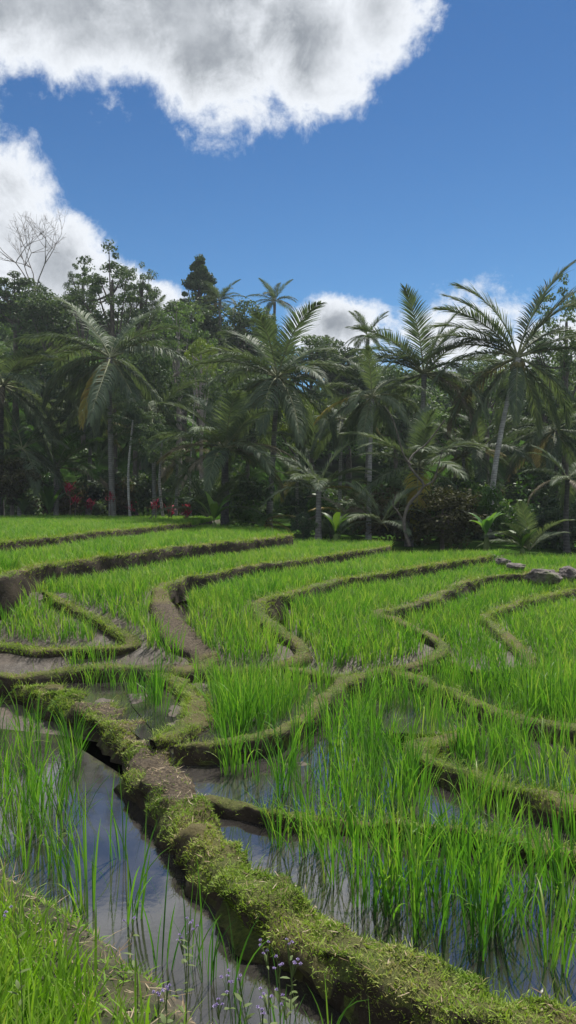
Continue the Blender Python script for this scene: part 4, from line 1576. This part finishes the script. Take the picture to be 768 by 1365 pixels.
cs, rs, ms = [], [], []
for _ in range(1500):
    y = rng.uniform(52, 105)
    x = rng.uniform(-.62, .62) * y
    if len(cs) > 260:
        break
    z = base_z(x, y)
    r = rng.uniform(2.0, 3.6)
    pxl = 384 + x / y * FPX
    topl = np.interp(pxl, [-200, 0, 90, 215, 240, 330, 400, 520, 640, 768, 900], [380, 392, 395, 418, 425, 430, 470, 480, 478, 470, 440])
    zmax = EYE + (HORIZON - topl) / FPX * y
    zc = min(z + rng.uniform(2.0, 6.5), zmax - r)
    if zc < z - 1:
        continue
    cs.append(np.array([x, y, zc]))
    rs.append(r)
    ms.append(int(rng.choice([0, 0, 1, 1, 2])))
leaf_mass('woodland', cs, rs, ms, 1500, .17, 'dense dark wood covering the hillside behind the palm grove', 'wood')
cs, rs, ms = [], [], []
for _ in range(900):
    if len(cs) > 170:
        break
    y = rng.uniform(30, 50)
    x = rng.uniform(-.58, .58) * y
    pxl = 384 + x / y * FPX
    if y < forest_start(x) + 3:
        continue
    if x < -2 and y < 38.5:
        continue
    gapd = abs(pxl - 372) < 34 or abs(pxl - 462) < 26 or abs(pxl - 110) < 12
    if gapd and rng.random() < .75:
        continue
    r = rng.uniform(.8, 1.7)
    cs.append(np.array([x, y, base_z(x, y) + rng.uniform(.2, 1.6)]))
    rs.append(r)
    ms.append(int(rng.choice([0, 1, 1, 3, 4])))
leaf_mass('undergrowth', cs, rs, ms, 1100, .11, 'tangled low shrubs and ferns on the shaded ground under the palm grove', 'undergrowth')

# ------------------------------------------------------------------ lilac flowers on the near bank
fl = [(356, 1262, 3.2), (383, 1252, 3.3), (372, 1281, 3.1), (390, 1276, 3.1), (222, 1318, 2.9), (303, 1304, 3.0), (318, 1300, 3.0), (358, 1322, 2.9), (380, 1330, 2.9),
      (243, 1250, 3.4), (176, 1228, 3.6), (20, 1212, 3.0), (292, 1332, 2.9), (350, 1345, 2.8), (252, 1234, 3.3), (212, 1322, 2.8)]
spots = ['right at the bottom of the water channel', 'highest of those by the water channel', 'leaning over the brown channel', 'with paired flower heads above the channel', 'low on the weedy bank',
         'at the tip of the bank by the water', 'close to the bank edge beside a taller one', 'low against the brown water', 'lowest right by the frame edge',
         'in front of the rice clumps', 'leftmost over the pond edge', 'alone among the grass near the left frame edge', 'low in the bank grass by the water', 'at the very bottom right of the bank', 'behind the low pair at the bank', 'short and half hidden in the weeds']
lilac = MB()
for q, (a, b, Y) in enumerate(fl):
    top = at_y(a, b, Y * .82)
    x0, y0 = top[0] + rng.normal(0, .04), top[1] - rng.uniform(.02, .12)
    insb, bh = bank_h(np.array([x0]), np.array([y0]))
    zb = float(bh[0]) if insb[0] else .0
    root = empty('lilac_flower', (x0, y0, zb))
    tag(root, 'thin stemmed lilac wildflower ' + spots[q], 'flower', 'lilac wildflowers on the near bank')
    rel = top - np.array([x0, y0, zb])
    P = np.array([[0, 0, -.02], rel * .5 + [.01, 0, 0], rel])
    V, F = tube(catmull(P, .03), np.linspace(.0026, .0014, len(catmull(P, .03))), 5)
    st = MB().add(V, F)
    heads = [rel + np.array([rng.normal(0, .018), rng.normal(0, .018), rng.uniform(-.02, .012)]) for _ in range(int(rng.integers(3, 6)))]
    for h in heads:
        V, F = tube(np.array([rel * .86, h * .6 + rel * .4 * .93, h]), [.0014, .0012, .001], 4)
        st.add(V, F)
    N = 12
    V, F = blades(np.tile(rel[None] * rng.uniform(.1, .9, (N, 1)), (1, 1)), rng.random(N) * 6.283, rng.uniform(.6, 1.3, N), rng.uniform(.2, .8, N), rng.uniform(.02, .05, N), rng.uniform(.008, .018, N), 3, .3,
                  prof=np.array([.2, 1, .8, .05]))
    st.add(V, F, .8)
    obj('stem', st.mesh('stem', M['stem']), root)
    for h in heads:
        N = 46
        V, F = blades(np.tile(h[None], (N, 1)), rng.random(N) * 6.283, rng.uniform(0, 1.5, N), rng.uniform(-.2, .4, N), rng.uniform(.004, .008, N), np.full(N, .0022), 2, .5, prof=np.array([.5, 1, .8]))
        obj('flower_head', MB().add(V, F, np.repeat(rng.random(N), 6)).mesh('flower_head', M['petal']), root)



# ------------------------------------------------------------------ thin haze volume, added to grey and lift the dark grove
hz = bpy.data.materials.new('shade_lift_haze')
hz.use_nodes = True
hz.node_tree.nodes.clear()
g = NG(hz.node_tree)
o_ = g.n('ShaderNodeOutputMaterial')
pv = g.n('ShaderNodeVolumePrincipled')
pv.inputs['Color'].default_value = (0.84, 0.90, 1.0, 1)
pv.inputs['Density'].default_value = HAZE
pv.inputs['Anisotropy'].default_value = 0.2
g.l(pv.outputs[0], o_.inputs['Volume'])
bm = bmesh.new()
bmesh.ops.create_cube(bm, size=1.0)
for v in bm.verts:
    v.co = (v.co.x * 7000, v.co.y * 7000, -1.5 if v.co.z < 0 else 44.0)
me = bpy.data.meshes.new('haze')
bm.to_mesh(me)
bm.free()
me.materials.append(hz)
tag(obj('haze', me), 'thin haze added over the valley to lift the shadows of the wooded hill', 'haze', kind='stuff')
print('objects', len(bpy.data.objects))
